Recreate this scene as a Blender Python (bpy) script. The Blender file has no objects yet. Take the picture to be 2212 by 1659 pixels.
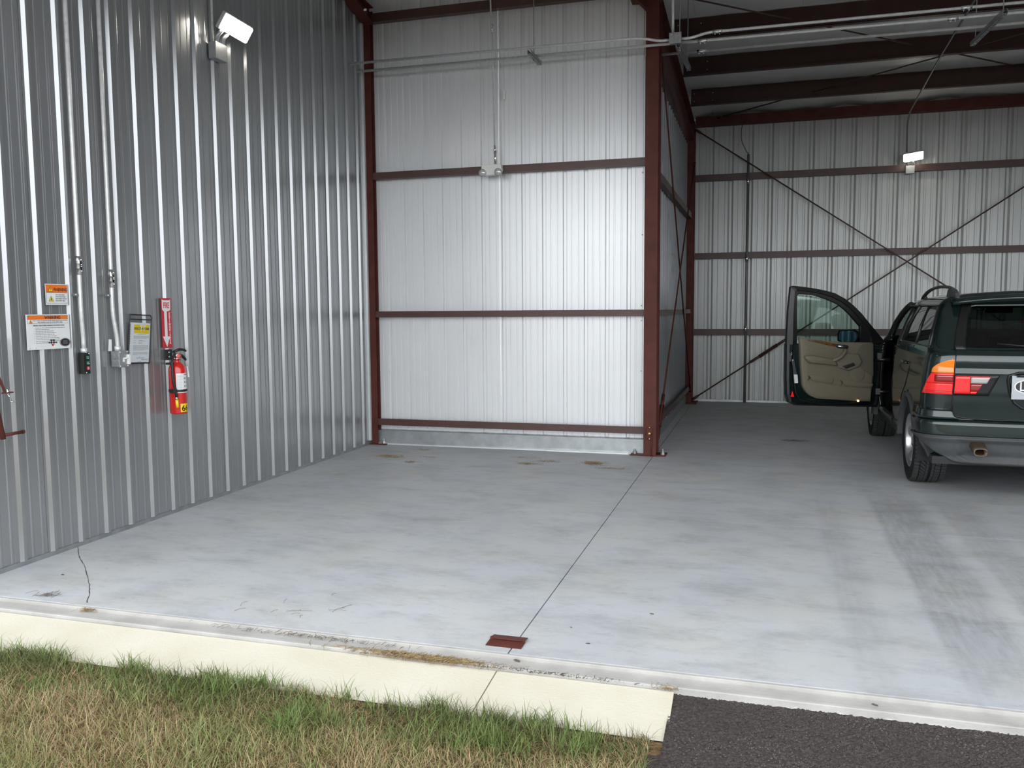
import bpy, bmesh, math, random
import numpy as np
from mathutils import Vector, Matrix
random.seed(7); rng = np.random.default_rng(7)
SC = bpy.context.scene
COL = SC.collection
PI = math.pi

# ---------------------------------------------------------------- camera, sky, exposure
YAW, PIT, ROL, HC, FPX = -.2871, -.0884, -.0074, 1.577, 1833.0
cy, sy, cp, sp = math.cos(YAW), math.sin(YAW), math.cos(PIT), math.sin(PIT)
fw = Vector((sy * cp, cy * cp, sp)); rt = Vector((cy, -sy, 0)); up = rt.cross(fw)
r2 = rt * math.cos(ROL) + up * math.sin(ROL); u2 = up * math.cos(ROL) - rt * math.sin(ROL)
cam = bpy.data.objects.new('camera', bpy.data.cameras.new('camera')); COL.objects.link(cam)
cam.matrix_world = Matrix(((r2.x, u2.x, -fw.x, 0), (r2.y, u2.y, -fw.y, 0), (r2.z, u2.z, -fw.z, HC), (0, 0, 0, 1)))
cam.data.sensor_width = 36; cam.data.lens = 36 * FPX / 2212; cam.data.clip_start = .05; cam.data.clip_end = 300
SC.camera = cam
vs = SC.view_settings
vs.view_transform = 'Standard'; vs.look = 'None'; vs.gamma = 1; vs.use_curve_mapping = False
vs.exposure = 0.9
SKY = 1.0
w = bpy.data.worlds.new('world'); SC.world = w; w.use_nodes = True
nt = w.node_tree; nt.nodes.clear()
tc = nt.nodes.new('ShaderNodeTexCoord'); sx = nt.nodes.new('ShaderNodeSeparateXYZ')
mr = nt.nodes.new('ShaderNodeMapRange'); bg = nt.nodes.new('ShaderNodeBackground'); wo = nt.nodes.new('ShaderNodeOutputWorld')
mr.inputs['From Min'].default_value = 0; mr.inputs['From Max'].default_value = 1      # thin bright haze, brightest low down
mr.inputs['To Min'].default_value = 2.3 * SKY; mr.inputs['To Max'].default_value = 1.15 * SKY
nt.links.new(tc.outputs['Generated'], sx.inputs[0]); nt.links.new(sx.outputs['Z'], mr.inputs['Value'])
nt.links.new(mr.outputs[0], bg.inputs['Strength']); bg.inputs['Color'].default_value = (.93, .97, 1, 1)
nt.links.new(bg.outputs[0], wo.inputs[0])

# ---------------------------------------------------------------- helpers
def tag(o, label=None, cat=None, group=None, kind=None):
    if label: o['label'] = label
    if cat: o['category'] = cat
    if group: o['group'] = group
    if kind: o['kind'] = kind
    return o
def empty(name, loc, label=None, cat=None, group=None, kind=None):
    o = bpy.data.objects.new(name, None); COL.objects.link(o); o.location = loc; o.empty_display_size = .1
    return tag(o, label, cat, group, kind)
def wpos(o):
    p = Vector((0, 0, 0))
    while o: p += o.location; o = o.parent
    return p
class MB:
    """collects shapes in world coordinates; build() links them as ONE mesh object"""
    def __init__(s): s.v = []; s.f = []; s.sm = []
    def add(s, vs_, fs, smooth=False):
        b = len(s.v); s.v += [tuple(v) for v in vs_]; s.f += [tuple(i + b for i in f) for f in fs]; s.sm += [smooth] * len(fs); return s
    def box(s, c, d, R=None, bev=0):
        hx, hy, hz = d[0] / 2, d[1] / 2, d[2] / 2; c = Vector(c)
        if bev > 0:
            bm = bmesh.new(); bmesh.ops.create_cube(bm, size=1)
            for v in bm.verts: v.co = Vector((v.co.x * d[0], v.co.y * d[1], v.co.z * d[2]))
            bmesh.ops.bevel(bm, geom=bm.edges[:], offset=bev, segments=2, affect='EDGES', profile=.5)
            bm.verts.index_update()
            vv = [(R @ v.co if R else v.co) + c for v in bm.verts]; ff = [[v.index for v in f.verts] for f in bm.faces]; bm.free()
            return s.add(vv, ff)
        vv = [Vector((a * hx, b * hy, e * hz)) for a in (-1, 1) for b in (-1, 1) for e in (-1, 1)]
        vv = [(R @ v if R else v) + c for v in vv]
        return s.add(vv, [(0, 1, 3, 2), (4, 6, 7, 5), (0, 4, 5, 1), (2, 3, 7, 6), (0, 2, 6, 4), (1, 5, 7, 3)])
    def span(s, lo, hi, bev=0):
        return s.box([(a + b) / 2 for a, b in zip(lo, hi)], [abs(b - a) for a, b in zip(lo, hi)], None, bev)
    def tube(s, pts, r, n=10, caps=True, smooth=True, sx=1.0):
        pts = [Vector(p) for p in pts]; m = len(pts); rs = r if isinstance(r, (list, tuple)) else [r] * m
        t0 = (pts[1] - pts[0]).normalized(); ref = Vector((0, 0, 1)) if abs(t0.z) < .9 else Vector((1, 0, 0))
        nrm = t0.cross(ref).normalized(); rows = []
        for i, p in enumerate(pts):
            t = (pts[min(i + 1, m - 1)] - pts[max(i - 1, 0)]).normalized()
            nrm = (nrm - t * nrm.dot(t)).normalized(); bn = t.cross(nrm)
            rows += [p + (nrm * math.cos(2 * PI * k / n) * sx + bn * math.sin(2 * PI * k / n)) * rs[i] for k in range(n)]
        fs = [(i * n + k, i * n + (k + 1) % n, (i + 1) * n + (k + 1) % n, (i + 1) * n + k) for i in range(m - 1) for k in range(n)]
        s.add(rows, fs, smooth)
        if caps:
            s.add(rows[:n], [tuple(reversed(range(n)))]); s.add(rows[-n:], [tuple(range(n))])
        return s
    def lathe(s, prof, o, ax, n=32, smooth=True, close=False):
        ax = Vector(ax).normalized(); o = Vector(o); a = ax.cross(Vector((0, 0, 1)) if abs(ax.z) < .9 else Vector((1, 0, 0))).normalized(); b = ax.cross(a)
        vv = [o + ax * h + (a * math.cos(2 * PI * k / n) + b * math.sin(2 * PI * k / n)) * r for r, h in prof for k in range(n)]
        m = len(prof)
        fs = [(i * n + k, i * n + (k + 1) % n, ((i + 1) % m) * n + (k + 1) % n, ((i + 1) % m) * n + k) for i in range(m if close else m - 1) for k in range(n)]
        return s.add(vv, fs, smooth)
    def prism(s, poly, fn, d0, d1):
        """polygon (a,b) extruded between depths d0 and d1; fn(a,b,d) -> world"""
        n = len(poly); vv = [fn(a, b, d0) for a, b in poly] + [fn(a, b, d1) for a, b in poly]
        return s.add(vv, [tuple(reversed(range(n))), tuple(range(n, 2 * n))] + [(i, (i + 1) % n, n + (i + 1) % n, n + i) for i in range(n)])
    def grid(s, rows, smooth=False, closed=False):
        m, n = len(rows), len(rows[0]); vv = [p for r in rows for p in r]
        return s.add(vv, [(i * n + k, i * n + (k + 1) % n, (i + 1) * n + (k + 1) % n, (i + 1) * n + k) for i in range(m - 1) for k in range(n if closed else n - 1)], smooth)
    def build(s, name, mat, parent=None, bev=0, solid=0, fixn=True):
        me = bpy.data.meshes.new(name); org = wpos(parent)
        me.from_pydata([tuple(Vector(v) - org) for v in s.v], [], s.f)
        me.polygons.foreach_set('use_smooth', s.sm)
        if fixn:
            bm = bmesh.new(); bm.from_mesh(me); bmesh.ops.remove_doubles(bm, verts=bm.verts, dist=1e-5)
            bmesh.ops.recalc_face_normals(bm, faces=bm.faces); bm.to_mesh(me); bm.free()
        me.materials.append(mat)
        o = bpy.data.objects.new(name, me); COL.objects.link(o)
        if parent: o.parent = parent
        if bev:
            md = o.modifiers.new('bevel', 'BEVEL'); md.width = bev; md.segments = 2; md.limit_method = 'ANGLE'; md.angle_limit = math.radians(40)
        if solid:
            md = o.modifiers.new('solid', 'SOLIDIFY'); md.thickness = abs(solid); md.offset = -1 if solid > 0 else 1
        return o
def struct(o): o['kind'] = 'structure'; return o
def stuff(o): o['kind'] = 'stuff'; return o
def text_mesh(txt, size, fn, ext=.0006, align='LEFT', sx=1.0, bold=0.0):
    cu = bpy.data.curves.new('t', 'FONT'); cu.body = txt; cu.size = size; cu.align_x = align; cu.extrude = ext; cu.resolution_u = 3; cu.offset = bold
    ob = bpy.data.objects.new('t', cu); COL.objects.link(ob)
    dg = bpy.context.evaluated_depsgraph_get(); me = ob.evaluated_get(dg).to_mesh()
    vv = [fn(v.co.x * sx, v.co.y, v.co.z) for v in me.vertices]; ff = [tuple(p.vertices) for p in me.polygons]
    ob.evaluated_get(dg).to_mesh_clear(); bpy.data.objects.remove(ob); bpy.data.curves.remove(cu)
    return vv, ff

# ---------------------------------------------------------------- materials
def M(name, color, rough=.5, metal=0.0, spec=.5, noise=None, bump=None, coat=0, emit=None, coords='Object', var=None):
    m = bpy.data.materials.new(name); m.use_nodes = True; n = m.node_tree; b = n.nodes['Principled BSDF']
    b.inputs['Base Color'].default_value = (*color, 1); b.inputs['Roughness'].default_value = rough; b.inputs['Metallic'].default_value = metal
    b.inputs['Specular IOR Level'].default_value = spec; b.inputs['Coat Weight'].default_value = coat; b.inputs['Coat Roughness'].default_value = .06
    if emit: b.inputs['Emission Color'].default_value = (*emit[0], 1); b.inputs['Emission Strength'].default_value = emit[1]
    if noise or bump: t = n.nodes.new('ShaderNodeTexCoord')
    if noise:                      # (scale, low factor, high factor)
        nz = n.nodes.new('ShaderNodeTexNoise'); nz.inputs['Scale'].default_value = noise[0]; nz.inputs['Detail'].default_value = 6
        n.links.new(t.outputs[coords], nz.inputs['Vector'])
        cr = n.nodes.new('ShaderNodeValToRGB'); cr.color_ramp.elements[0].position = .3; cr.color_ramp.elements[1].position = .7
        c2 = noise[3] if len(noise) > 3 else color
        cr.color_ramp.elements[0].color = (*[c * noise[1] for c in c2], 1); cr.color_ramp.elements[1].color = (*[c * noise[2] for c in color], 1)
        n.links.new(nz.outputs['Fac'], cr.inputs[0]); n.links.new(cr.outputs[0], b.inputs['Base Color'])
    if bump:                       # (scale, strength, distance)
        nb = n.nodes.new('ShaderNodeTexNoise'); nb.inputs['Scale'].default_value = bump[0]; nb.inputs['Detail'].default_value = 4
        n.links.new(t.outputs[coords], nb.inputs['Vector'])
        bp = n.nodes.new('ShaderNodeBump'); bp.inputs['Strength'].default_value = bump[1]; bp.inputs['Distance'].default_value = bump[2]
        n.links.new(nb.outputs['Fac'], bp.inputs['Height']); n.links.new(bp.outputs[0], b.inputs['Normal'])
    return m
def glass_mat(name, tint, g=.9, b=.05):
    m = bpy.data.materials.new(name); m.use_nodes = True; n = m.node_tree; n.nodes.clear()
    o = n.nodes.new('ShaderNodeOutputMaterial'); mx = n.nodes.new('ShaderNodeMixShader'); tr = n.nodes.new('ShaderNodeBsdfTransparent')
    gl = n.nodes.new('ShaderNodeBsdfGlossy'); lw = n.nodes.new('ShaderNodeLayerWeight'); pw = n.nodes.new('ShaderNodeMath'); pw.operation = 'POWER'; pw.inputs[1].default_value = 4; fr = n.nodes.new('ShaderNodeMath'); fr.operation = 'MULTIPLY_ADD'; fr.inputs[1].default_value = g; fr.inputs[2].default_value = b; n.links.new(lw.outputs['Facing'], pw.inputs[0]); n.links.new(pw.outputs[0], fr.inputs[0])
    tr.inputs['Color'].default_value = (*tint, 1); gl.inputs['Roughness'].default_value = .02
    n.links.new(fr.outputs[0], mx.inputs[0]); n.links.new(tr.outputs[0], mx.inputs[1]); n.links.new(gl.outputs[0], mx.inputs[2]); n.links.new(mx.outputs[0], o.inputs[0])
    return m
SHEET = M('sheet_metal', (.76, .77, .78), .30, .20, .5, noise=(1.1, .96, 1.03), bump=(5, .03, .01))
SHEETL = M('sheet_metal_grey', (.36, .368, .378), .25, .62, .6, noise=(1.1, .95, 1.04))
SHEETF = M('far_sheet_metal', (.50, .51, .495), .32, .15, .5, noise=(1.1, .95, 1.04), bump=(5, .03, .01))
PURL = M('dark_brown_steel', (.060, .030, .026), .5, 0, .3, noise=(6, .85, 1.1))
RED = M('red_oxide_steel', (.092, .027, .020), .55, 0, .2, noise=(6, .8, 1.15))
GIRT = M('brown_girt_steel', (.075, .034, .028), .42, 0, .5, noise=(5, .85, 1.1))
GALV = M('galvanized_flashing', (.42, .44, .45), .38, .8, .5, noise=(9, .8, 1.1), bump=(14, .05, .01))
GALVW = M('galvanized_lip', (.75, .77, .78), .35, .5)
PIPEG = M('dull_grey_pipe', (.16, .165, .165), .45, .3)
EMT = M('galvanized_conduit', (.66, .665, .66), .3, .3, .5, noise=(30, .85, 1.05))
STEELBOX = M('grey_box_steel', (.36, .37, .38), .4, .6, noise=(25, .85, 1.05))
INSUL = M('insulation_facing', (.88, .88, .86), .40, 0, .5, noise=(2.5, .93, 1.03), bump=(7, .25, .03))
BLACK = M('black_plastic', (.012, .012, .012), .45)
WHITE = M('white_plastic', (.75, .75, .72), .4)
SIGNW = M('sign_white', (.72, .73, .73), .35, noise=(14, .96, 1.02))
ORANGE = M('sign_orange', (.80, .17, .02), .4); YELLOW = M('sign_yellow', (.80, .58, .02), .4)
INK = M('black_ink', (.02, .02, .02), .5); GREYINK = M('grey_ink', (.18, .18, .19), .5); REDINK = M('red_ink', (.55, .02, .02), .4)
FIRERED = M('extinguisher_red', (.55, .012, .010), .25, 0, .5, coat=.6); SIGNRED = M('sign_red', (.50, .018, .030), .35)
CHROME = M('bright_metal', (.75, .75, .74), .2, 1.0); BRASS = M('brass_bolts', (.55, .36, .13), .35, .9)
GREENB = M('green_button', (.01, .16, .09), .35); REDB = M('red_button', (.60, .015, .012), .35)
PAPER = M('paper', (.74, .75, .78), .6); CLEAR = glass_mat('clear_pouch', (.95, .96, .96), .3, .02)
LAMPON = M('lamp_lens_lit', (.9, .9, .85), .4, emit=((1, .93, .80), 16)); LAMPB = M('lamp_body', (.55, .55, .54), .4)
STRAW = M('dead_grass', (.30, .21, .10), .9, noise=(40, .6, 1.2)); DARKDIRT = M('dark_debris', (.13, .10, .07), .9, noise=(30, .4, 1.2))

def concrete_mat():
    m = bpy.data.materials.new('slab_concrete'); m.use_nodes = True; n = m.node_tree; b = n.nodes['Principled BSDF']; L = n.links.new
    t = n.nodes.new('ShaderNodeTexCoord'); geo = n.nodes.new('ShaderNodeNewGeometry')
    def noise(scale, stretch=(1, 1, 1), det=5, rough=.6, rot=0):
        mp = n.nodes.new('ShaderNodeMapping'); mp.inputs['Scale'].default_value = stretch; mp.inputs['Rotation'].default_value = (0, 0, rot); L(geo.outputs['Position'], mp.inputs[0])
        z = n.nodes.new('ShaderNodeTexNoise'); z.inputs['Scale'].default_value = scale; z.inputs['Detail'].default_value = det; z.inputs['Roughness'].default_value = rough
        L(mp.outputs[0], z.inputs['Vector']); return z.outputs['Fac']
    def ramp(src, p0, p1, c0, c1):
        r = n.nodes.new('ShaderNodeMapRange'); r.inputs['From Min'].default_value = p0; r.inputs['From Max'].default_value = p1
        r.inputs['To Min'].default_value = c0; r.inputs['To Max'].default_value = c1; r.clamp = True; L(src, r.inputs['Value']); return r.outputs[0]
    def math_(op, a, b_):
        q = n.nodes.new('ShaderNodeMath'); q.operation = op
        for i, v in enumerate((a, b_)):
            if isinstance(v, (int, float)): q.inputs[i].default_value = v
            else: L(v, q.inputs[i])
        return q.outputs[0]
    a = ramp(noise(.9), .35, .68, .90, 1.05)                              # broad clouds of trowel marks
    s = ramp(noise(2.6, (.8, 1.5, 1), 9, .74, .35), .47, .68, 1.03, .78)         # short smears across
    s2 = ramp(noise(11, (.7, 1.5, 1), 6, .7, -.4), .56, .74, 1.0, .80)
    fine = ramp(noise(60), .3, .7, .97, 1.03)
    val = math_('MULTIPLY', math_('MULTIPLY', a, s), math_('MULTIPLY', s2, fine))
    sep = n.nodes.new('ShaderNodeSeparateXYZ'); L(geo.outputs['Position'], sep.inputs[0]); X, Y = sep.outputs['X'], sep.outputs['Y']
    wob = ramp(noise(.8, (0.2, 1, 1), 2), 0, 1, -.06, .06)
    def track(x0, x1, dark, curve=0.0):                                    # worn tyre tracks, straight out of the doorway
        xc = math_('ADD', X, wob)
        inn = math_('MULTIPLY', ramp(xc, x0 - .02, x0 + .02, 0, 1), ramp(xc, x1 - .05, x1 + .05, 1, 0))
        tread = ramp(noise(7, (4, .5, 1), 3), .3, .7, .35, 1.0)
        yy = math_('MULTIPLY', ramp(Y, 3.7, 4.4, .4, 1), ramp(Y, 6.9, 7.8, 1, .2))
        return math_('SUBTRACT', 1.0, math_('MULTIPLY', math_('MULTIPLY', inn, yy), math_('MULTIPLY', tread, dark)))
    for tr in ((.84, 1.2, .30), (1.32, 1.58, .20), (.42, .60, .15), (2.9, 3.25, .2)):
        val = math_('MULTIPLY', val, track(*tr))
    c = n.nodes.new('ShaderNodeMix'); c.data_type = 'RGBA'; c.blend_type = 'MULTIPLY'; c.inputs[0].default_value = 1
    tint = n.nodes.new('ShaderNodeMix'); tint.data_type = 'RGBA'; L(ramp(noise(1.7), .4, .65, 0, 1), tint.inputs[0])
    tint.inputs[6].default_value = (.46, .475, .50, 1); tint.inputs[7].default_value = (.48, .48, .475, 1)
    L(tint.outputs[2], c.inputs[6])
    cc = n.nodes.new('ShaderNodeCombineColor'); [L(val, cc.inputs[i]) for i in range(3)]; L(cc.outputs[0], c.inputs[7]); L(c.outputs[2], b.inputs['Base Color'])
    b.inputs['Roughness'].default_value = .55; b.inputs['Specular IOR Level'].default_value = .35
    bp = n.nodes.new('ShaderNodeBump'); bp.inputs['Strength'].default_value = .08; bp.inputs['Distance'].default_value = .01; L(noise(18), bp.inputs['Height']); L(bp.outputs[0], b.inputs['Normal'])
    return m
SLAB = concrete_mat()
SILL = M('sill_concrete', (.43, .415, .395), .8, 0, .2, noise=(5, .80, 1.08), bump=(60, .25, .01), coords='Object')
APRON = M('apron_concrete', (.60, .562, .475), .85, 0, .2, noise=(2.6, .93, 1.03, (.60, .555, .44)), bump=(70, .2, .01))
CRACK = M('joint_dirt', (.06, .055, .05), .95)
ASPHALT = M('asphalt', (.058, .049, .046), .9, 0, .25, noise=(90, .6, 1.4), bump=(160, .9, .01))
STONE = M('asphalt_stones', (.062, .054, .051), .75, 0, .3, noise=(3, .4, 1.7))
SOIL = M('thatch', (.16, .105, .055), .95, 0, .1, noise=(24, .5, 1.25, (.17, .12, .06)), bump=(50, .8, .03))

# ================================================================ SETTING
XL, YB, YF, XP, XR = -4.41, 9.15, 14.61, -1.22, 8.7
# ---- floor slabs (saw-cut joints between them)
fl = struct(empty('floor', (0, 6, 0)))
XS, YS = [-4.6, -1.0955, 2.35, 5.6, 8.9], [3.62, 6.33, 9.4, 14.8]
g = .0035
for i in range(4):
    for j in range(3):
        MB().span((XS[i] + g, YS[j] + (.0012 if j else 0), -.15), (XS[i + 1] - g, YS[j + 1] - .0012, 0)).build('floor_slab', SLAB, fl)
MB().span((-4.7, 3.62, -.2), (8.9, 14.8, -.012)).build('slab_base', CRACK, fl)
# diagonal crack at the left corner, a few millimetres wide
pts = [(-4.43, 4.57), (-4.2, 4.345), (-3.97, 4.15), (-3.72, 3.91), (-3.60, 3.78), (-3.48, 3.63)]
cr = MB(); rows = [[], []]
for i in range(len(pts) - 1):
    for k in range(6):
        f = k / 6; x = pts[i][0] * (1 - f) + pts[i + 1][0] * f; y = pts[i][1] * (1 - f) + pts[i + 1][1] * f; j = random.uniform(-.0018, .0018); wd = random.uniform(.0010, .0026)
        rows[0].append((x + j - wd, y + j - wd, .0006)); rows[1].append((x + j + wd, y + j + wd, .0006))
cr.grid(rows).build('crack', CRACK, fl)
# ---- sill ledge along the door opening, stepped down from the slab
sl = struct(empty('trim_1', (0, 3.55, 0)))
MB().span((-4.7, 3.600, -.15), (8.9, 3.6195, -.003), .003).build('slab_edge', SILL, sl)
MB().span((-4.7, 3.515, -.2), (8.9, 3.5995, -.020)).build('ledge', SILL, sl)
MB().span((-4.7, 3.488, -.2), (8.9, 3.5145, -.012), .004).build('ledge_lip', SILL, sl)
# ---- concrete apron, two pours with a joint
ap = struct(empty('trim_2', (-2, 3.3, 0)))
def apron(x0, x1, name, xe=None):
    m = MB(); xe = xe if xe is not None else x1
    top = [(x0, 3.482, -.030), (x1, 3.482, -.030), (xe, 3.10, -.058), (x0, 3.10, -.058)]; n = 24
    rows = []
    for k in range(7):
        f = k / 6; y = 3.482 + (3.122 - 3.482) * f; z = -.030 - .034 * f
        rows.append([(x0 + (x1 + (xe - x1) * f - x0) * i / n, y, z) for i in range(n + 1)])
    m.grid(rows)
    m.grid([[p for p in rows[0]], [(p[0], p[1], -.25) for p in rows[0]]]); m.grid([[r[-1] for r in rows], [(r[-1][0], r[-1][1], -.25) for r in rows]])
    m.grid([[r[0] for r in rows], [(r[0][0], r[0][1], -.25) for r in rows]])
    return m.build(name, APRON, ap)
apron(-9, -1.112, 'apron_slab'); apron(-1.106, -.330, 'apron_slab', -.322)
MB().span((-9, 3.125, -.25), (-.34, 3.48, -.075)).build('joint_fill', CRACK, ap)
# ---- lawn and driveway
lawn = MB().grid([[(x, y, -.072 + .004 * math.sin(x * 5 + y * 3)) for x in np.linspace(-40, -.325, 90)] for y in list(np.linspace(-40, 1.0, 12)) + list(np.linspace(1.2, 3.12, 24))]).build('lawn', SOIL); struct(lawn)
rows = []
xs = list(np.linspace(-.40, 1.6, 210)) + [2.2, 3, 5, 9, 20, 40]
ysv = [-40, -10, 0, 1.5, 2.2] + list(np.linspace(2.4, 3.494, 120))
for y in ysv:
    edge = .012 * math.sin(y * 41) + .008 * math.sin(y * 97)
    r_ = []
    for i, x in enumerate(xs):
        xx = x
        if i == 0: xx = -.337 + .012 * (3.494 - y) + edge if y > 3.0 else -.36 + edge
        yy = y + (.006 * math.sin(x * 33) + .005 * math.sin(x * 71) if y > 3.49 else 0)
        fine = x < 1.6 and y > 2.4
        r_.append((max(xx, -.337 + .012 * (3.494 - y)) if y > 3.0 else xx, min(yy, 3.487), -.042 - .018 * min(1, (3.5 - y) / .5) + (random.gauss(0, .0022) if fine else 0)))
    rows.append(r_)
drive = MB().grid(rows, smooth=False).build('driveway', ASPHALT); struct(drive)
st = MB()
for k in range(5200):
    x = random.uniform(-.32, 1.15); y = random.uniform(2.75, 3.485) if k > 500 else random.uniform(3.44, 3.487); s_ = random.uniform(.002, .0055) * (1.3 if random.random() < .05 else 1)
    z = -.042 - .018 * min(1, (3.5 - y) / .5)
    q = [Vector((random.uniform(-1, 1), random.uniform(-1, 1), 0)).normalized() * s_ for _ in range(1)][0]
    R = Matrix.Rotation(random.uniform(0, 6), 3, 'Z')
    vv = [R @ Vector(v) * s_ + Vector((x, y, z)) for v in ((1, 0, 0), (-.3, .9, .1), (-.8, -.5, 0), (.2, -.9, .2), (0, .1, .9))]
    st.add(vv, [(0, 1, 4), (1, 2, 4), (2, 3, 4), (3, 0, 4)])
stuff(st.build('loose_stones', STONE, drive, fixn=False))

# ---- ribbed sheets
def prof_left(c):     # (u, d): major rib with two minor ribs, d towards the room
    P = .2366
    out = [(c - .025, 0), (c - .010, .021), (c + .012, .021), (c + .027, 0)]
    for k in (1, 2):
        m = c + P * k / 3 + .0005
        out += [(m - .012, 0), (m - .005, .0024), (m + .005, .0024), (m + .012, 0)]
    return out
def prof_bay(c, P=.2336):  # seen from the back of the sheet: ribs are valleys
    out = [(c - .024, 0), (c - .015, -.025), (c + .015, -.025), (c + .024, 0)]
    for k in (1, 2):
        m = c + P * k / 3
        out += [(m - .009, 0), (m - .006, -.007), (m + .006, -.007), (m + .009, 0)]
    return out
def prof_far(c, P=.312):
    out = [(c - .045, 0), (c - .016, -.032), (c + .016, -.032), (c + .045, 0)]
    for k in (1, 2):
        m = c + P * k / 3
        out += [(m - .018, 0), (m - .010, -.0032), (m + .010, -.0032), (m + .018, 0)]
    return out
def panels(parent, mat, prof, pitch, c0, u0, u1, per, z0, z1, fn, phase=0):
    """wall sheets of `per` ribs each; every sheet is an object of its own"""
    k0 = math.floor((u0 - c0) / pitch) - 1; k1 = math.ceil((u1 - c0) / pitch) + 1
    allp = []
    for k in range(k0, k1): allp += [(u, d, k) for u, d in prof(c0 + pitch * k)]
    cuts = [c0 + pitch * (k - .5 / 3 - 0.02) for k in range(k0, k1 + 1) if (k - phase) % per == 0]
    cuts = [u0] + [c for c in cuts if u0 + .02 < c < u1 - .02] + [u1]
    for i in range(len(cuts) - 1):
        a, b = cuts[i], cuts[i + 1]
        pr = [(u, d) for u, d, k in allp if a < u < b]
        lap = .0015 if i % 2 else 0
        pr = [(a, 0)] + pr + [(b, 0)]
        rows = [[fn(u, d + lap, z) for u, d in pr] for z in (z0, z1)]
        MB().grid(rows).build('wall_sheet', mat, parent)
wl = struct(empty('wall_left', (XL, 6.4, 0)))
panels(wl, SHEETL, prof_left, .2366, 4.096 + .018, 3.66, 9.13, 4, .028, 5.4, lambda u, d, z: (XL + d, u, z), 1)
MB().span((XL - .02, 3.62, 0), (XL + .012, 9.13, .030)).build('base_angle', GALV, wl)
MB().span((XL - .05, 3.55, -.05), (XL - .02, 9.2, 5.5)).build('outer_sheet', SHEET, wl)
MB().span((XL + .001, 8.985, .05), (XL + .028, 9.02, 5.0)).build('corner_flashing', GALVW, wl)
wb = struct(empty('wall_back', (-2.8, YB, 0)))
panels(wb, SHEET, prof_bay, .2336, -1.4024 + .016, -4.44, XP + .02, 4, .15, 5.35, lambda u, d, z: (u, YB - d, z), 2)
MB().span((-4.40, YB - .075, .012), (-1.19, YB - .072, .163)).add([(-4.4, YB - .073, .16), (-1.19, YB - .073, .16), (-1.19, YB, .17), (-4.4, YB, .17)], [(0, 1, 2, 3)]).build('base_flashing', GALV, wb)
bl = MB().span((-4.36, YB - .110, .002), (-2.28, YB - .074, .014)); bl.build('flashing_lip', GALVW, wb)
MB().span((-2.275, YB - .125, .002), (-1.36, YB - .074, .016)).build('flashing_lip', GALVW, wb)
for px, pz in ((-1.245, 3.0), (-1.245, 2.35), (-1.25, 1.60), (-1.25, 1.44), (-1.25, .9)):
    MB().lathe([(0, .006), (.006, .005), (.008, 0)], (px, YB, pz), (0, -1, 0), 8).build('screw', CHROME, wb)
wp = struct(empty('wall_center', (XP, 11.8, 0)))
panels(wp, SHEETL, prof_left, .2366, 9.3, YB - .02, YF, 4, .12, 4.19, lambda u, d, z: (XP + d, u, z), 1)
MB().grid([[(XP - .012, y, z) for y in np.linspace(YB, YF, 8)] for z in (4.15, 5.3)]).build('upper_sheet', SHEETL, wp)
MB().span((XP + .004, YB + .05, 0), (XP + .03, YF, .13)).build('base_flashing', GALV, wp)
wf = struct(empty('wall_far', (2.1, YF, 0)))
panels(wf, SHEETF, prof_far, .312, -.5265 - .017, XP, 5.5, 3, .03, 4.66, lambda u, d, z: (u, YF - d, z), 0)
MB().span((XP, YF - .05, 0), (5.5, YF - .02, .035)).build('base_angle', GALV, wf)
MB().span((XP - .3, YF + .04, -.05), (5.8, YF + .06, 5.2)).build('outer_sheet', SHEET, wf)
# the mirror half of the hangar, beyond the frame on the right: it shuts the light in as the real one does
wr = struct(empty('wall_right', (XR, 6, 0)))
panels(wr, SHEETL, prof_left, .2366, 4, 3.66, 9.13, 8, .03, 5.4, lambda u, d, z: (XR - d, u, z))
MB().span((5.5, 9.13, 0), (5.53, YF, 5.4)).build('partition_sheet', SHEETL, wr)
MB().span((5.5, 9.13, 0), (XR, 9.16, 5.4)).build('bay_sheet', SHEET, wr)
wfr = struct(empty('wall_front', (2, 3.6, 4.3)))
HDR = 4.12
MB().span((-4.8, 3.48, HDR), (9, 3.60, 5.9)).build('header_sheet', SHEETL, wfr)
# the closed front of the neighbouring hangar, just outside the frame on the left, and its twin on the right
panels(wfr, SHEETF, lambda c: prof_bay(c), .2336, -9, -16, -4.47, 4, .02, 5.9, lambda u, d, z: (u, 3.56 + d, z))
panels(wfr, SHEETF, lambda c: prof_bay(c), .2336, 12, 8.75, 20, 4, .02, 5.9, lambda u, d, z: (u, 3.56 + d, z))
# ---- ceiling: rolls of white-faced insulation, sagging a little between purlins
def zroof(y): return 4.52 + .083 * (14.4 - y)
ce = struct(empty('ceiling', (2, 9, 5)))
PUR = [13.4, 12.1, 10.83, 9.55, 8.27, 6.99, 5.71, 4.43]
xr = [-4.5 + 1.22 * k for k in range(12)]
for k in range(11):
    rows = []
    for y in np.linspace(3.5, 14.66, 124):
        r_ = []
        for x in np.linspace(xr[k] + .002, xr[k + 1] - .002, 7):
            d = min(abs(y - p) for p in PUR + [14.6])
            z = zroof(y) + .262 - .028 * min(1, d / .4) + .006 * math.sin(x * 9 + y * 4)
            if y > 14.0: z -= (y - 14.0) / .66 * (.05 + .03 * math.sin(x * 4.1) + .02 * math.sin(x * 9.3))
            r_.append((x, y, z))
        rows.append(r_)
    MB().grid(rows, smooth=True).build('insulation_roll', INSUL, ce)
rows = [[(x, y, zroof(y) + .33) for x in (-5, 9)] for y in (3.4, 14.8)]
MB().grid(rows).build('roof_sheet', SHEET, ce)

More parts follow.
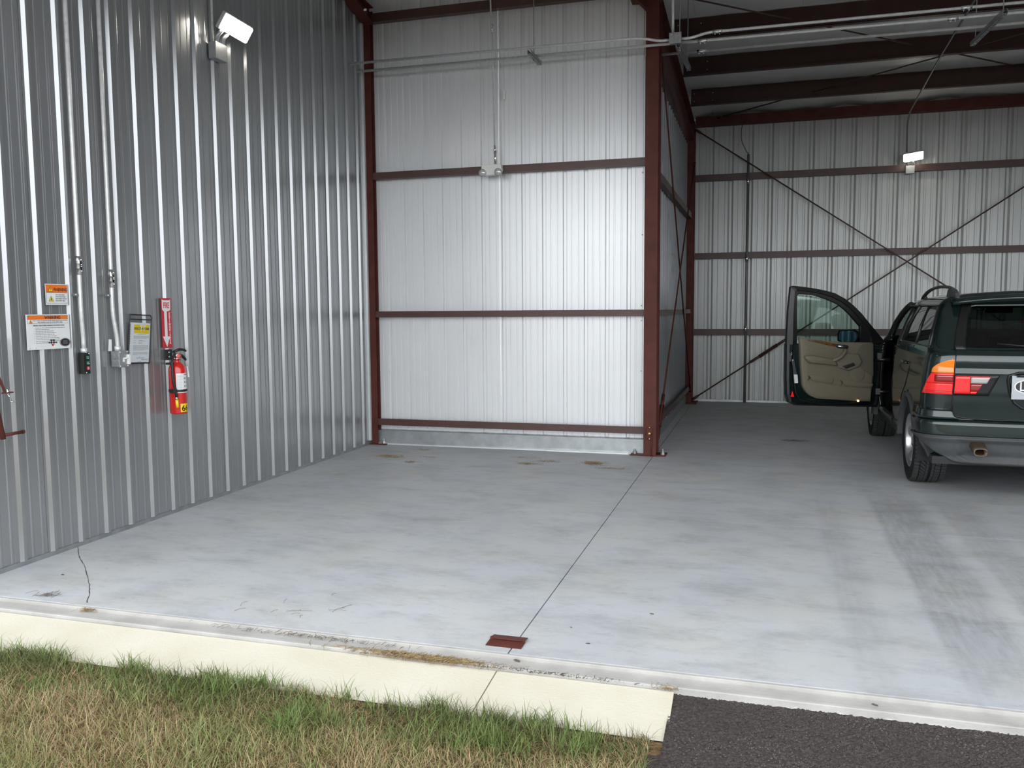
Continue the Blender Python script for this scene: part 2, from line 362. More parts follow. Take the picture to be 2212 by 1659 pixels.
# ================================================================ STEEL FRAME
def girt(name, lo, hi, label, group=None, mat=GIRT, face='y'):
    o = empty(name, [(a + b) / 2 for a, b in zip(lo, hi)], label, 'girt', group)
    t = .006
    if face == 'y':     # flange towards the room, web at mid height, lips at the flange edges
        MB().span((lo[0], lo[1], lo[2]), (hi[0], lo[1] + t, hi[2])).span((lo[0], lo[1] + t, hi[2] - t), (hi[0], lo[1] + .02, hi[2])).build('flange', mat, o)
        MB().span((lo[0], lo[1] + t, lo[2]), (hi[0], hi[1], lo[2] + t)).build('web', mat, o)
    else:
        MB().span((hi[0] - t, lo[1], lo[2]), (hi[0], hi[1], hi[2])).span((hi[0] - .02, lo[1], hi[2] - t), (hi[0] - t, hi[1], hi[2])).build('flange', mat, o)
        MB().span((lo[0], lo[1], lo[2]), (hi[0] - t, hi[1], lo[2] + t)).build('web', mat, o)
    return o
gy = 9.04
for (z0, z1), lab in (((.229, .305), 'brown steel girt lowest on the bright back bay wall, just above the grey flashing'),
                      ((1.489, 1.559), 'brown steel girt at mid height across the bright back bay wall'),
                      ((3.064, 3.140), 'brown steel girt of the back bay wall carrying the white twin-head emergency light'),
                      ((4.806, 4.90), 'brown steel girt at the very top of the back bay wall')):
    girt('wall_girt', (-4.39, gy, z0), (-1.20, YB - .021, z1), lab, 'girts of the back bay wall')
for (z0, z1), lab in (((1.115, 1.215), 'dark girt lowest on the far wall, behind the open car door'),
                      ((2.374, 2.474), 'dark girt crossing the far wall at mid height, behind the crossing rods'),
                      ((3.642, 3.744), 'dark girt highest on the far wall, just under the lit lamp')):
    girt('wall_girt', (-1.10, 14.50, z0), (5.4, YF - .034, z1), lab, 'girts of the far wall')
for (z0, z1), lab in (((.235, .31), 'dark girt lowest along the narrow partition wall between the two brown columns'),
                      ((1.485, 1.55), 'dark girt at mid height along the narrow partition wall between the two brown columns'),
                      ((3.0, 3.09), 'dark girt highest along the narrow partition wall, sloping away under the rafter')):
    girt('wall_girt', (XP + .023, 9.22, z0), (-1.125, 14.20, z1), lab, 'girts of the partition wall', GIRT, 'x')
def hcol(name, x0, x1, y0, y1, z1, label):     # I-section column on a base plate with anchor bolts
    o = empty(name, ((x0 + x1) / 2, (y0 + y1) / 2, 0), label, 'column')
    xm = (x0 + x1) / 2
    MB().span((x0, y0, .014), (x1, y0 + .010, z1)).build('flange', RED, o); MB().span((x0, y1 - .010, .014), (x1, y1, z1)).build('flange', RED, o)
    MB().span((xm - .006, y0 + .01, .014), (xm + .006, y1 - .01, z1)).build('web', RED, o)
    return o
cn = hcol('steel_column', -1.195, -1.062, 8.965, 9.22, 4.98, 'red-brown steel column standing free at the corner of the bright bay')
MB().span((-1.34, 8.985, 0), (-.965, 9.19, .014)).build('base_plate', RED, cn)
for bx, by in ((-1.30, 9.05), (-1.29, 9.13), (-1.0, 9.05), (-1.01, 9.13)):
    MB().lathe([(0, .05), (.010, .05), (.010, .028), (.020, .028), (.020, .014), (.024, .014), (.024, .0)], (bx, by, .012), (0, 0, 1), 8, False).build('anchor_bolt', GALV, cn)
MB().span((-1.165, 8.952, .20), (-1.095, 8.965, .31), .003).build('door_pin_bracket', RED, cn)['label'] = 'small bracket with brass bolts on the column face'
lk = MB()
for bz in (.315, .195): lk.lathe([(0, .02), (.009, .018), (.011, 0)], (-1.128, 8.952, bz), (0, -1, 0), 8)
lk.lathe([(0, .035), (.016, .035), (.020, .02), (.020, 0)], (-1.128, 8.952, .252), (0, -1, 0), 10)
lk.build('brass_bolts', BRASS, cn)
MB().tube([(-1.108, 8.945, .25), (-1.108, 8.945, .005)], .006, 8).build('floor_pin', RED, cn)
# knee plate where the bay rafter leaves the column
MB().span((-1.36, 8.97, 4.72), (-1.07, 9.2, 4.745)).prism([(-1.32, 4.745), (-1.195, 4.62), (-1.195, 4.745)], lambda a, b, d: (a, d, b), 9.0, 9.18).build('cap_plate', RED, cn)
cf = hcol('steel_column', -1.25, -1.105, 14.12, 14.50, 4.5, 'dark brown steel column in the far corner beside the far wall')
MB().span((-1.30, 14.05, 0), (-1.02, 14.5, .014)).build('base_plate', RED, cf)
cl = hcol('steel_column', -4.395, -4.315, 9.03, 9.13, 4.95, 'thin brown steel post in the corner of grey wall and bright bay')
MB().span((-4.41, 8.99, 0), (-4.20, 9.13, .012)).build('base_plate', RED, cl)
MB().lathe([(0, .06), (.010, .06), (.010, .03), (.022, .03), (.022, .012), (.03, .012), (.03, 0)], (-4.25, 9.06, .01), (0, 0, 1), 8, False).build('anchor_bolt', GALV, cl)
# rafter over the partition (tapered I-beam), deeper towards the front
def rafter(name, x0, x1, ya, yb, zb, zt, label):
    o = empty(name, ((x0 + x1) / 2, (ya + yb) / 2, (zb(ya) + zt(yb)) / 2), label, 'rafter')
    xm = (x0 + x1) / 2
    def q(xa, xb, za, zb_):
        return MB().add([(xa, ya, za(ya)), (xb, ya, za(ya)), (xb, yb, za(yb)), (xa, yb, za(yb)), (xa, ya, zb_(ya)), (xb, ya, zb_(ya)), (xb, yb, zb_(yb)), (xa, yb, zb_(yb))],
                        [(0, 1, 2, 3), (7, 6, 5, 4), (0, 4, 5, 1), (1, 5, 6, 2), (2, 6, 7, 3), (3, 7, 4, 0)])
    q(x0, x1, zb, lambda y: zb(y) + .010).build('bottom_flange', RED, o); q(x0, x1, lambda y: zt(y) - .010, zt).build('top_flange', RED, o)
    q(xm - .005, xm + .005, lambda y: zb(y) + .010, lambda y: zt(y) - .010).build('web', RED, o)
    return o
rafter('roof_rafter', -1.25, -1.10, 9.22, 14.45, lambda y: 4.49 - .062 * (y - 10.2), lambda y: zroof(y) - .005, 'dark brown tapered roof rafter above the partition wall, running to the far corner')
rafter('roof_rafter', -1.25, -1.10, 3.65, 8.96, lambda y: 4.72 + .083 * (9.1 - y), lambda y: zroof(y) - .005, 'dark brown roof rafter in front of the free column, over the doorway')
hb = rafter('roof_rafter', -4.40, -4.26, 8.38, 9.03, lambda y: 4.97 - .30 * (y - 8.38), lambda y: zroof(y) - .005, 'dark brown rafter end in the top corner above the grey wall')
MB().lathe([(0, .03), (.012, .03), (.016, 0)], (-4.26, 8.80, 4.86), (1, 0, 0), 8).build('bolt', CHROME, hb)
def purlin(y, label, x0=-1.10, x1=8.6):
    z = zroof(y); o = empty('roof_purlin', (2, y, z), label, 'purlin', 'purlins under the roof')
    MB().span((x0, y - .004, z), (x1, y + .004, z + .25)).build('web', PURL, o)
    MB().span((x0, y - .075, z), (x1, y - .004, z + .006)).span((x0, y - .075, z), (x1, y - .069, z + .022)).build('bottom_flange', PURL, o)
    MB().span((x0, y + .004, z + .244), (x1, y + .075, z + .25)).build('top_flange', PURL, o)
    for bx in (x0 + .05, x0 + .22):
        for bz in (.07, .18):
            MB().lathe([(0, .012), (.007, .011), (.009, 0)], (bx + (.1 if bx > x0 + .1 else 0), y - .004, z + bz), (0, -1, 0), 8).build('bolt', CHROME, o)
for y, lab in ((13.4, 'dark brown roof purlin nearest the far wall eave, with bolts at its left end'),
               (12.1, 'dark brown roof purlin, second from the far wall eave, crossed by the lamp conduit'),
               (10.83, 'dark brown roof purlin, highest one in view, behind the long bright conduits')):
    purlin(y, lab)
es = empty('eave_strut', (2, 14.46, 4.6), 'red-brown eave strut along the top of the far wall', 'eave strut')
MB().span((-1.10, 14.42, 4.52), (5.45, 14.426, 4.665)).build('face', RED, es); MB().span((-1.10, 14.426, 4.52), (5.45, YF - .03, 4.527)).build('soffit', RED, es)
# ---- brace rods
def rod(name, a, b, label, r=.011, mat=GIRT, tb=None, group=None):
    a, b = Vector(a), Vector(b); o = empty(name, (a + b) / 2, label, 'brace rod', group)
    MB().tube([a, b], r, 8).build('rod', mat, o)
    d = (b - a).normalized()
    for p, s in ((a, 1), (b, -1)):
        MB().tube([p, p + d * s * .10], r * 1.9, 8).build('end_clamp', mat, o)
    if tb:
        c = a + (b - a) * tb
        for off in (-.019, .019):
            n_ = d.cross(Vector((0, 1, 0))).normalized() * off
            MB().tube([c - d * .17 + n_, c + d * .17 + n_], .010, 6).build('turnbuckle_bar', mat, o)
        for s in (-1, 1):
            MB().tube([c + d * s * .16, c + d * s * .34], .021, 8).build('turnbuckle_nut', mat, o)
yb_ = 14.385
rod('brace_rod', (-1.10, yb_ + .03, 4.46), (5.34, yb_ + .03, .06), 'dark diagonal rod falling from upper left to lower right across the far wall', tb=.86)
rod('brace_rod', (-1.10, yb_, .05), (5.34, yb_, 4.46), 'dark diagonal rod with turnbuckle rising from the floor at lower left across the far wall', tb=.185)
rod('brace_rod', (-1.085, 9.30, .14), (-1.085, 14.06, 3.88), 'brown diagonal rod rising from the foot of the free column along the partition wall', mat=RED, tb=.06, r=.010)
rod('brace_rod', (-1.115, 9.40, 4.62), (-1.115, 14.06, .21), 'brown diagonal rod falling from the top of the free column along the partition wall', mat=RED, r=.010)
def rz(y, d): return zroof(y) + d
rod('brace_rod', (-1.09, 9.8, rz(9.8, .13)), (3.6, 13.42, rz(13.42, .13)), 'dark thin rod crossing under the roof from front left to back right', .010)
rod('brace_rod', (-.75, 14.35, rz(14.35, .09)), (4.6, 10.7, rz(10.7, .09)), 'dark thin rod crossing under the roof from the far eave towards front right', .010)

# ================================================================ ELECTRICS OVERHEAD
def arc_pts(pts, rad=.08, n=5):
    """round the corners of a polyline"""
    pts = [Vector(p) for p in pts]; out = [pts[0]]
    for i in range(1, len(pts) - 1):
        a, b, c = pts[i - 1], pts[i], pts[i + 1]; r_ = min(rad, (a - b).length * .45, (c - b).length * .45)
        p0 = b + (a - b).normalized() * r_; p1 = b + (c - b).normalized() * r_
        for k in range(n + 1):
            t = k / n; out.append(p0 * (1 - t) ** 2 + b * 2 * t * (1 - t) + p1 * t * t)
    return out + [pts[-1]]
def conduit(pts, label, r=.0135, rad=.08, couplings=(), group='galvanized conduits', mat=None):
    pp = arc_pts(pts, rad); o = empty('conduit', pp[0], label, 'conduit', group)
    MB().tube(pp, r, 10).build('pipe', mat or EMT, o)
    for c, d in couplings:
        c, d = Vector(c), Vector(d).normalized()
        cm = MB().tube([c - d * .045, c + d * .045], r * 1.35, 10)
        side = d.cross(Vector((0, 1, 0))) if abs(d.y) < .9 else Vector((1, 0, 0))
        dn = Vector((0, 0, -1)) if abs(d.z) < .5 else Vector((1, 0, 0))
        for s in (-.022, .022): cm.tube([c + d * s, c + d * s + dn * (r + .016)], .004, 6)
        cm.build('coupling', CHROME, o)
    return o
conduit([(-4.40, 8.70, 4.268), (-1.22, 8.70, 4.246), (-1.03, 8.70, 4.197), (-.925, 8.70, 4.197)], 'bright conduit bending down into the square box, upper of the two crossing the bay', .0135, .12)
conduit([(-.815, 8.70, 4.197), (-.72, 8.70, 4.197), (-.56, 8.70, 4.235), (8.6, 8.70, 4.225)], 'bright conduit leaving the square box to the right, topmost of the three', .0135, .12,
        (((-.47, 8.70, 4.235), (1, 0, 0)), ((1.70, 8.70, 4.232), (1, 0, 0))))
conduit([(-4.385, 8.85, 4.222), (8.6, 8.85, 4.16)], 'long straight bright conduit passing before the column, lower of two in the bay', .0135, .1, (((-.62, 8.85, 4.204), (1, 0, 0)), ((1.62, 8.85, 4.193), (1, 0, 0))))
conduit([(-1.13, 9.27, 4.228), (8.6, 9.27, 4.20)], 'bright conduit starting behind the column, lowest of the three on the right', .0135, .1, (((-.66, 9.27, 4.226), (1, 0, 0)),))
jb = empty('junction_box', (-.87, 8.70, 4.20), 'square grey junction box on the conduits beside the free column', 'junction box')
MB().span((-.925, 8.67, 4.155), (-.815, 8.735, 4.25), .003).build('box', STEELBOX, jb); MB().span((-.93, 8.664, 4.15), (-.81, 8.67, 4.255), .002).build('cover', STEELBOX, jb)
for sx_ in (-.035, 0, .035): MB().lathe([(0, .004), (.005, .003), (.006, 0)], (-.87 + sx_, 8.664, 4.235), (0, -1, 0), 8).build('screw', CHROME, jb)
conduit([(-.895, 8.71, 4.25), (-.905, 8.71, 5.10)], 'short upright conduit rising from the square box beside the free column', .0135)
def strut(x, ya, yb, z, label, x2=None, rods=((0, .02),)):
    x2 = x if x2 is None else x2
    o = empty('strut_channel', (x, (ya + yb) / 2, z), label, 'strut channel', 'hanging strut channels'); m = MB(); wd = .0205
    def bx(y0, y1, a0, a1, z0, z1):
        f0, f1 = (y0 - ya) / (yb - ya), (y1 - ya) / (yb - ya); xa, xb_ = x + (x2 - x) * f0, x + (x2 - x) * f1
        m.add([(xa + a0, y0, z0), (xa + a1, y0, z0), (xb_ + a1, y1, z0), (xb_ + a0, y1, z0), (xa + a0, y0, z1), (xa + a1, y0, z1), (xb_ + a1, y1, z1), (xb_ + a0, y1, z1)],
              [(0, 1, 2, 3), (7, 6, 5, 4), (0, 4, 5, 1), (1, 5, 6, 2), (2, 6, 7, 3), (3, 7, 4, 0)])
    bx(ya, yb, -wd, -wd + .003, z - .041, z); bx(ya, yb, wd - .003, wd, z - .041, z)
    bx(ya, yb, -wd, -.010, z - .003, z); bx(ya, yb, .010, wd, z - .003, z)
    n = int((yb - ya) / .05)
    bx(ya, yb, -wd, -.006, z - .041, z - .038); bx(ya, yb, .006, wd, z - .041, z - .038)
    for k in range(n + 1):
        y = ya + .012 + (yb - ya - .024) * k / n; bx(y - .011, y + .011, -.006, .006, z - .041, z - .038)
    m.build('channel', STEELBOX, o, fixn=False)
    for f, dz in rods:
        yy = ya + (yb - ya) * f; xx = x + (x2 - x) * f
        MB().tube([(xx, yy, z - .05), (xx, yy, zroof(yy) + .2)], .005, 6).build('hanger_rod', STEELBOX, o)
        MB().lathe([(0, .012), (.011, .012), (.011, 0)], (xx, yy, z - .055), (0, 0, 1), 6, False).build('nut', CHROME, o)
    return o
strut(-.845, 8.74, 9.62, 4.172, 'slotted grey strut channel hanging under the square junction box', -.815, rods=((.10, 0), (.85, 0)))
strut(-2.325, 8.58, 9.00, 4.196, 'slotted grey strut channel holding two conduits across the middle of the bay', rods=((.45, 0),))
strut(1.99, 8.60, 9.55, 4.160, 'slotted grey strut channel under the conduits at upper right', 1.93, rods=((.06, 0), (.9, 0)))
conduit([(-2.867, 8.98, 5.15), (-2.867, 9.01, 4.72), (-2.860, 9.03, 4.62), (-2.842, 9.03, 3.30)], 'thin upright conduit running down the bay to the emergency light', .009, .05, (((-2.862, 9.03, 4.60), (0, 0, 1)), ((-2.843, 9.03, 3.31), (0, 0, 1))))
MB().tube([(-2.838, 9.03, 3.30), (-2.838, 9.03, 3.145)], .014, 10).build('connector', CHROME, bpy.data.objects[[o.name for o in bpy.data.objects if o.name.startswith('conduit')][-1]])
# emergency light on the third girt
em = empty('emergency_light', (-2.865, 9.03, 3.08), 'white twin-head emergency light on the third girt of the bay', 'emergency light')
MB().prism([(-2.975, 3.145), (-2.755, 3.145), (-2.748, 3.08), (-2.79, 3.03), (-2.94, 3.03), (-2.982, 3.08)], lambda a, b, d: (a, d, b), 8.955, 9.038).build('housing', WHITE, em, bev=.008)
for x in (-2.955, -2.775):
    h = MB().lathe([(0, 0), (.034, 0), (.040, .02), (.040, .045)], (x, 8.965, 3.055), (0, -1, -.1), 20).build('lamp_head', WHITE, em)
    MB().lathe([(0, .050), (.022, .049), (.032, .044), (.036, .040)], (x, 8.965, 3.055), (0, -1, -.1), 20).build('lens', M('clear_lens', (.55, .56, .56), .15, .3) if x < -2.9 else bpy.data.materials['clear_lens'], h)
# small box on the bay wall above the light
MB().span((-2.775, YB - .03, 3.86), (-2.745, YB, 3.96), .004).build('sensor', WHITE, wb)

def flood(o, base, R, sz):
    """wedge flood light: body, lit lens; R rotates the local frame (x right, y out, z up)"""
    base = Vector(base)
    f = lambda a, b, d: base + R @ Vector((a, d, b))
    W_, H_ = sz
    MB().prism([(-W_ / 2, -H_ / 2), (W_ / 2, -H_ / 2), (W_ / 2, H_ / 2), (-W_ / 2, H_ / 2)], f, 0, .055).build('housing', LAMPB, o, bev=.008)
    MB().prism([(-W_ / 2 + .012, -H_ / 2 + .008), (W_ / 2 - .012, -H_ / 2 + .008), (W_ / 2 - .012, H_ / 2 - .008), (-W_ / 2 + .012, H_ / 2 - .008)], f, .055, .085).build('lens', LAMPON, o, bev=.012)
fl1 = empty('flood_light', (-4.37, 6.25, 3.75), 'lit white flood light tilted down, high on the grey left wall', 'flood light')
MB().span((-4.395, 6.175, 3.64), (-4.325, 6.335, 3.775), .003).build('junction_box', STEELBOX, fl1)
for y in (6.215, 6.295): MB().tube([(-4.35, y, 3.77), (-4.33, y, 3.83), (-4.29, y + .01, 3.87)], .018, 10).build('knuckle', GALV, fl1)
R1 = Matrix.Rotation(math.radians(-21), 3, 'Y') if False else Matrix.Identity(3)
def basis(right, out):
    o_ = Vector(out).normalized(); r_ = (Vector(right) - o_ * Vector(right).dot(o_)).normalized(); u_ = r_.cross(o_)
    if u_.z < 0: u_ = -u_
    return Matrix((r_, o_, u_)).transposed()
flood(fl1, (-4.27, 6.345, 3.935), basis((.10, .26, -.07), (.75, -.36, -.50)), (.28, .145))
conduit([(-4.385, 6.225, 5.15), (-4.385, 6.225, 3.79)], 'thin upright conduit above the flood light on the grey wall', .010)
fl2 = empty('flood_light', (2.14, 14.5, 3.7), 'lit white flood light high on the far wall above the car', 'flood light')
MB().span((2.065, 14.44, 3.60), (2.19, 14.497, 3.72), .003).build('junction_box', STEELBOX, fl2)
for x in (2.09, 2.165): MB().tube([(x, 14.46, 3.71), (x, 14.43, 3.76), (x, 14.40, 3.80)], .016, 10).build('knuckle', GALV, fl2)
flood(fl2, (2.145, 14.38, 3.865), basis((1, 0, .13), (.1, -.8, -.55)), (.29, .13))
conduit([(2.08, 14.47, 3.75), (2.07, 14.47, 4.36), (2.075, 14.30, 4.495), (2.075, 12.0, 4.685), (2.11, 10.3, 4.83), (2.14, 9.0, 4.94)], 'thin conduit climbing from the far wall lamp and running along the purlins', .012, .18, mat=PIPEG)
conduit([(-.267, 14.474, 0.0), (-.267, 14.474, 4.03)], 'grey pipe standing upright against the far wall left of the car', .022, .1, mat=PIPEG, couplings=(((-.267, 14.45, 3.60), (0, 0, 1)), ((-.267, 14.45, 2.36), (0, 0, 1)), ((-.267, 14.45, 1.22), (0, 0, 1))))
wi = MB().tube(arc_pts([(-.265, 14.45, 4.03), (-.30, 14.45, 4.07), (-.385, 14.44, 4.25), (-.385, 14.43, 4.42), (-.36, 14.405, 4.515)], .15, 8), .006, 6).build('dangling_wire', BLACK)
tag(wi, 'thin black wire dangling from the eave to the grey upright pipe', 'wire')

# ================================================================ ON THE LEFT WALL
XW = XL + .022      # plane of the rib tops
def LW(y, z, d=0): return Vector((XW + d, y, z))
def wall_text(txt, y, z, size, d, align='LEFT', sx=1.0, bold=0.0): return text_mesh(txt, size, lambda a, b, c: LW(y + a, z + b, d + c), align=align, sx=sx, bold=bold)
def plate(name, parent, y0, z0, y1, z1, d0, d1, mat, bev=0): return MB().span(LW(y0, z0, d0), LW(y1, z1, d1), bev).build(name, mat, parent)
def lettering(parent, items, mat=INK, name='lettering'):
    m = MB()
    for v, f in items: m.add(v, f)
    return m.build(name, mat, parent, fixn=False)
# small warning sign
s1 = empty('warning_sign', LW(4.46, 1.69), 'small orange and white warning sign above the larger one on the grey wall', 'sign')
plate('panel', s1, 4.374, 1.624, 4.556, 1.758, 0, .002, SIGNW); plate('border', s1, 4.379, 1.634, 4.551, 1.753, .002, .0026, INK)
plate('white_field', s1, 4.3805, 1.6355, 4.5495, 1.701, .0026, .0032, SIGNW); plate('orange_field', s1, 4.3805, 1.703, 4.5495, 1.7515, .0026, .0032, ORANGE)
def tri(parent, y, z, s, d, mat, name='warning_triangle'):
    t = MB().prism([(y - s, z), (y + s, z), (y, z + s * 1.6)], lambda a, b, c: LW(a, b, c), d, d + .0006).build(name, INK, parent)
    MB().prism([(y - s * .82, z + s * .1), (y + s * .82, z + s * .1), (y, z + s * 1.40)], lambda a, b, c: LW(a, b, c), d + .0006, d + .0012).build('yellow_fill', mat, t)
    return t
t_ = tri(s1, 4.413, 1.709, .020, .0032, YELLOW); plate('exclamation_mark', t_, 4.4115, 1.717, 4.4145, 1.732, .0044, .005, INK)
t_ = tri(s1, 4.417, 1.647, .022, .0032, YELLOW); MB().prism([(4.410, 1.655), (4.425, 1.654), (4.419, 1.662), (4.424, 1.670), (4.412, 1.668), (4.416, 1.662)], lambda a, b, c: LW(a, b, c), .0044, .005).build('hazard_figure', INK, t_)
lettering(s1, [wall_text('WARNING', 4.437, 1.713, .029, .0034, sx=.80, bold=.0006)] + [wall_text(t, 4.452, 1.685 - .0125 * i, .0098, .0034, sx=.86) for i, t in enumerate(('STAY CLEAR WHEN', 'DOOR IS IN MOTION', 'AND REMAIN CLEAR OF', 'DOOR SWEPT AREA'))])
# large warning sign
s2 = empty('warning_sign', LW(4.38, 1.45), 'large white warning sign with orange bar and instructions on the grey wall', 'sign')
plate('panel', s2, 4.212, 1.341, 4.556, 1.563, 0, .003, SIGNW, .001)
plate('border', s2, 4.222, 1.505, 4.543, 1.557, .003, .0034, INK); plate('orange_bar', s2, 4.2235, 1.5325, 4.5415, 1.5555, .0034, .004, ORANGE); plate('white_field', s2, 4.2235, 1.5065, 4.5415, 1.531, .0034, .004, SIGNW)
tri(s2, 4.246, 1.5085, .0135, .004, ORANGE)
lettering(s2, [wall_text('WARNING', 4.417, 1.5345, .0265, .0041, 'CENTER', bold=.0006), wall_text('STAY CLEAR OF HANGAR DOOR WHEN DOOR IS IN MOTION', 4.398, 1.5205, .0098, .0041, 'CENTER'),
               wall_text('AND REMAIN CLEAR OF DOOR SWEPT AREA', 4.398, 1.5095, .0098, .0041, 'CENTER'), wall_text('MANUAL UNLATCHING HANGAR DOOR INSTRUCTIONS', 4.388, 1.4905, .0095, .0031, 'CENTER', bold=.0002)])
plate('underline', s2, 4.258, 1.4885, 4.518, 1.4892, .003, .0035, INK)
dl = MB()                                                    # the fine print, too small to read in the photograph
for i, L_ in enumerate((.235, .11, .145, .16, .145, .165, .185, .19, .255, .15)):
    z = 1.478 - .0106 * i; y = 4.28; dl.span(LW(4.268, z - .001, .003), LW(4.271, z + .001, .0035))
    while y < 4.28 + L_:
        wd = random.uniform(.006, .022); dl.span(LW(y, z - .0016, .003), LW(min(y + wd, 4.28 + L_), z + .0016, .0035)); y += wd + .004
dl.build('fine_print', GREYINK, s2)
def logo(parent, y, z, s, d, nm='logo'):
    lg = MB()
    for k in (-1, 1): lg.span(LW(y + k * .13 * s - .12 * s, z + .16 * s, d), LW(y + k * .13 * s + .12 * s, z + .26 * s, d + .0005)); lg.span(LW(y + k * .13 * s - .045 * s, z - .10 * s, d), LW(y + k * .13 * s + .045 * s, z + .16 * s, d + .0005))
    o = lg.build(nm, INK, parent)
    MB().span(LW(y - .17 * s, z - .18 * s, d + .0005), LW(y + .17 * s, z - .12 * s, d + .001)).span(LW(y - .08 * s, z - .30 * s, d), LW(y + .08 * s, z - .18 * s, d + .0006)).build('logo_red_mark', REDINK, o)
    return o
logo(s2, 4.410, 1.382, .075, .003)
lettering(s2, [wall_text('ERECT-A-TUBE', 4.410, 1.3785, .0125, .0045, 'CENTER', sx=.85, bold=.0003)], INK, 'logo_lettering')
bd = MB().lathe([(0, .0012), (.046, .0012), (.046, 0)], LW(4.511, 1.381, .003), (1, 0, 0), 32, False)
bd.v = [(x, 4.511 + (y - 4.511) * .96, 1.381 + (z - 1.381) * .60) for x, y, z in bd.v]; bd.build('round_badge', INK, s2)
bd = MB().lathe([(.041, .0017), (.0425, .0017), (.0425, .001), (.041, .001)], LW(4.511, 1.381, .003), (1, 0, 0), 32, False, True)
bd.v = [(x, 4.511 + (y - 4.511) * .96, 1.381 + (z - 1.381) * .60) for x, y, z in bd.v]; bd.build('badge_ring', SIGNW, s2)
bl_ = MB()
for z, L_ in ((1.391, .018), (1.386, .026), (1.378, .03), (1.372, .022)): bl_.span(LW(4.511 - L_ / 2 - .006, z - .0012, .0042), LW(4.511 + L_ / 2 + .006, z + .0012, .0048))
bl_.build('badge_print', GREYINK, s2)
for y, z in ((4.228, 1.352), (4.272, 1.352), (4.228, 1.552), (4.538, 1.551)): MB().lathe([(0, .003), (.004, .002), (.005, 0)], LW(y, z, .003), (1, 0, 0), 8).build('rivet', CHROME if z < 1.4 else GREYINK, s2)
# conduits down to the switch boxes
conduit([(XW + .03, 4.632, 5.2), (XW + .03, 4.632, 1.56), (XW + .024, 4.646, 1.40), (XW + .024, 4.646, 1.325)], 'grey conduit running down the left wall into the black control box', .0145, .06, (((XW + .03, 4.632, 1.868), (0, 0, 1)), ((XW + .03, 4.632, 1.90), (0, 0, 1))))
conduit([(XW + .03, 4.925, 5.2), (XW + .03, 4.920, 1.56), (XW + .038, 4.942, 1.38), (XW + .038, 4.942, 1.30)], 'grey conduit running down the left wall into the grey switch box', .0145, .06, (((XW + .03, 4.920, 1.79), (0, 0, 1)), ((XW + .03, 4.920, 1.825), (0, 0, 1))))
for y in (4.632, 4.922):
    ck = [o for o in bpy.data.objects if o.name.startswith('conduit') and abs(o.location.y - y) < .03 and o.location.z > 5][0]
    MB().span((XW, y - .030, 1.68), (XW + .012, y + .005, 1.70)).tube([(XW + .005, y - .028, 1.69), (XW + .034, y - .028, 1.69)], .009, 8).build('pipe_strap', GALV, ck)
    MB().tube([(XW + (.024 if y < 4.8 else .038), y + (.014 if y < 4.8 else .02), 1.335), (XW + (.024 if y < 4.8 else .038), y + (.014 if y < 4.8 else .02), 1.302)], .021, 12).build('box_connector', GALVW, ck)
# black control box with three buttons
cb = empty('control_box', LW(4.665, 1.24), 'black door control box with green and red push buttons', 'control box')
MB().span(LW(4.617, 1.163, 0), LW(4.674, 1.306, .038), .003).build('housing', BLACK, cb)
MB().span(LW(4.617, 1.163, .038), LW(4.674, 1.306, .044), .002).build('cover', BLACK, cb)
for z, mt, tx in ((1.272, GREENB, 'UP'), (1.237, GREENB, 'DOWN'), (1.201, REDB, 'STOP')):
    b_ = MB().span(LW(4.641, z - .011, .044), LW(4.662, z + .011, .050), .002).build('push_button', mt, cb)
    tm = MB().add(*wall_text(tx, 4.6515, z - .0095, .0075, .0502, 'CENTER', sx=.8))
    if tx == 'STOP': tm.lathe([(.004, .0006), (.006, .0006), (.006, 0), (.004, 0)], LW(4.6515, z + .003, .050), (1, 0, 0), 12, False, True)
    else:
        s = 1 if tx == 'UP' else -1
        tm.prism([(4.6455, z + .003 - .003 * s), (4.6515, z + .003 + .004 * s), (4.6575, z + .003 - .003 * s), (4.6515, z + .003 + .0015 * s)], lambda a, b, c: LW(a, b, c), .050, .0506)
    tm.build('button_mark', SIGNW, b_, fixn=False)
for y, z in ((4.668, 1.298), (4.640, 1.171)): MB().lathe([(0, .003), (.004, .002), (.005, 0)], LW(y, z, .044), (1, 0, 0), 8).build('screw', CHROME, cb)
# grey box with toggle switch
gb = empty('switch_box', LW(5.0, 1.24), 'grey steel electrical box with a white disconnect switch', 'switch box')
MB().span(LW(4.916, 1.190, 0), LW(5.000, 1.300, .070), .004).build('box', STEELBOX, gb)
MB().span(LW(4.913, 1.186, .070), LW(5.004, 1.304, .075), .002).build('cover', STEELBOX, gb)
for y in (4.935, 4.965):
    for z in (1.222, 1.262): MB().lathe([(.014, .001), (.016, .0012), (.018, 0)], Vector((XW + .02 + (y - 4.935) * 1.05, 4.916, z)), (0, -1, 0), 16).build('knockout', STEELBOX, gb)
MB().span(LW(4.978, 1.206, .075), LW(4.998, 1.276, .098), .004).build('switch_cover', WHITE, gb)
MB().tube([LW(4.952, 1.250, .075), LW(4.952, 1.250, .095), LW(4.965, 1.256, .102)], .006, 8).span(LW(4.945, 1.225, .075), LW(4.960, 1.250, .079)).build('toggle', WHITE, gb)
for y, z in ((4.923, 1.294), (4.993, 1.294), (4.923, 1.196), (4.993, 1.196)): MB().lathe([(0, .003), (.005, .002), (.006, 0)], LW(y, z, .075), (1, 0, 0), 8).build('screw', CHROME, gb)
pg = MB().add([LW(4.900, 1.385, .003), LW(4.926, 1.383, .004), LW(4.924, 1.302, .004), LW(4.890, 1.303, .003)], [(0, 1, 2, 3)]).build('paper_tag', PAPER, solid=.0006)
tag(pg, 'small white paper tag tucked behind the conduit above the grey switch box', 'paper')
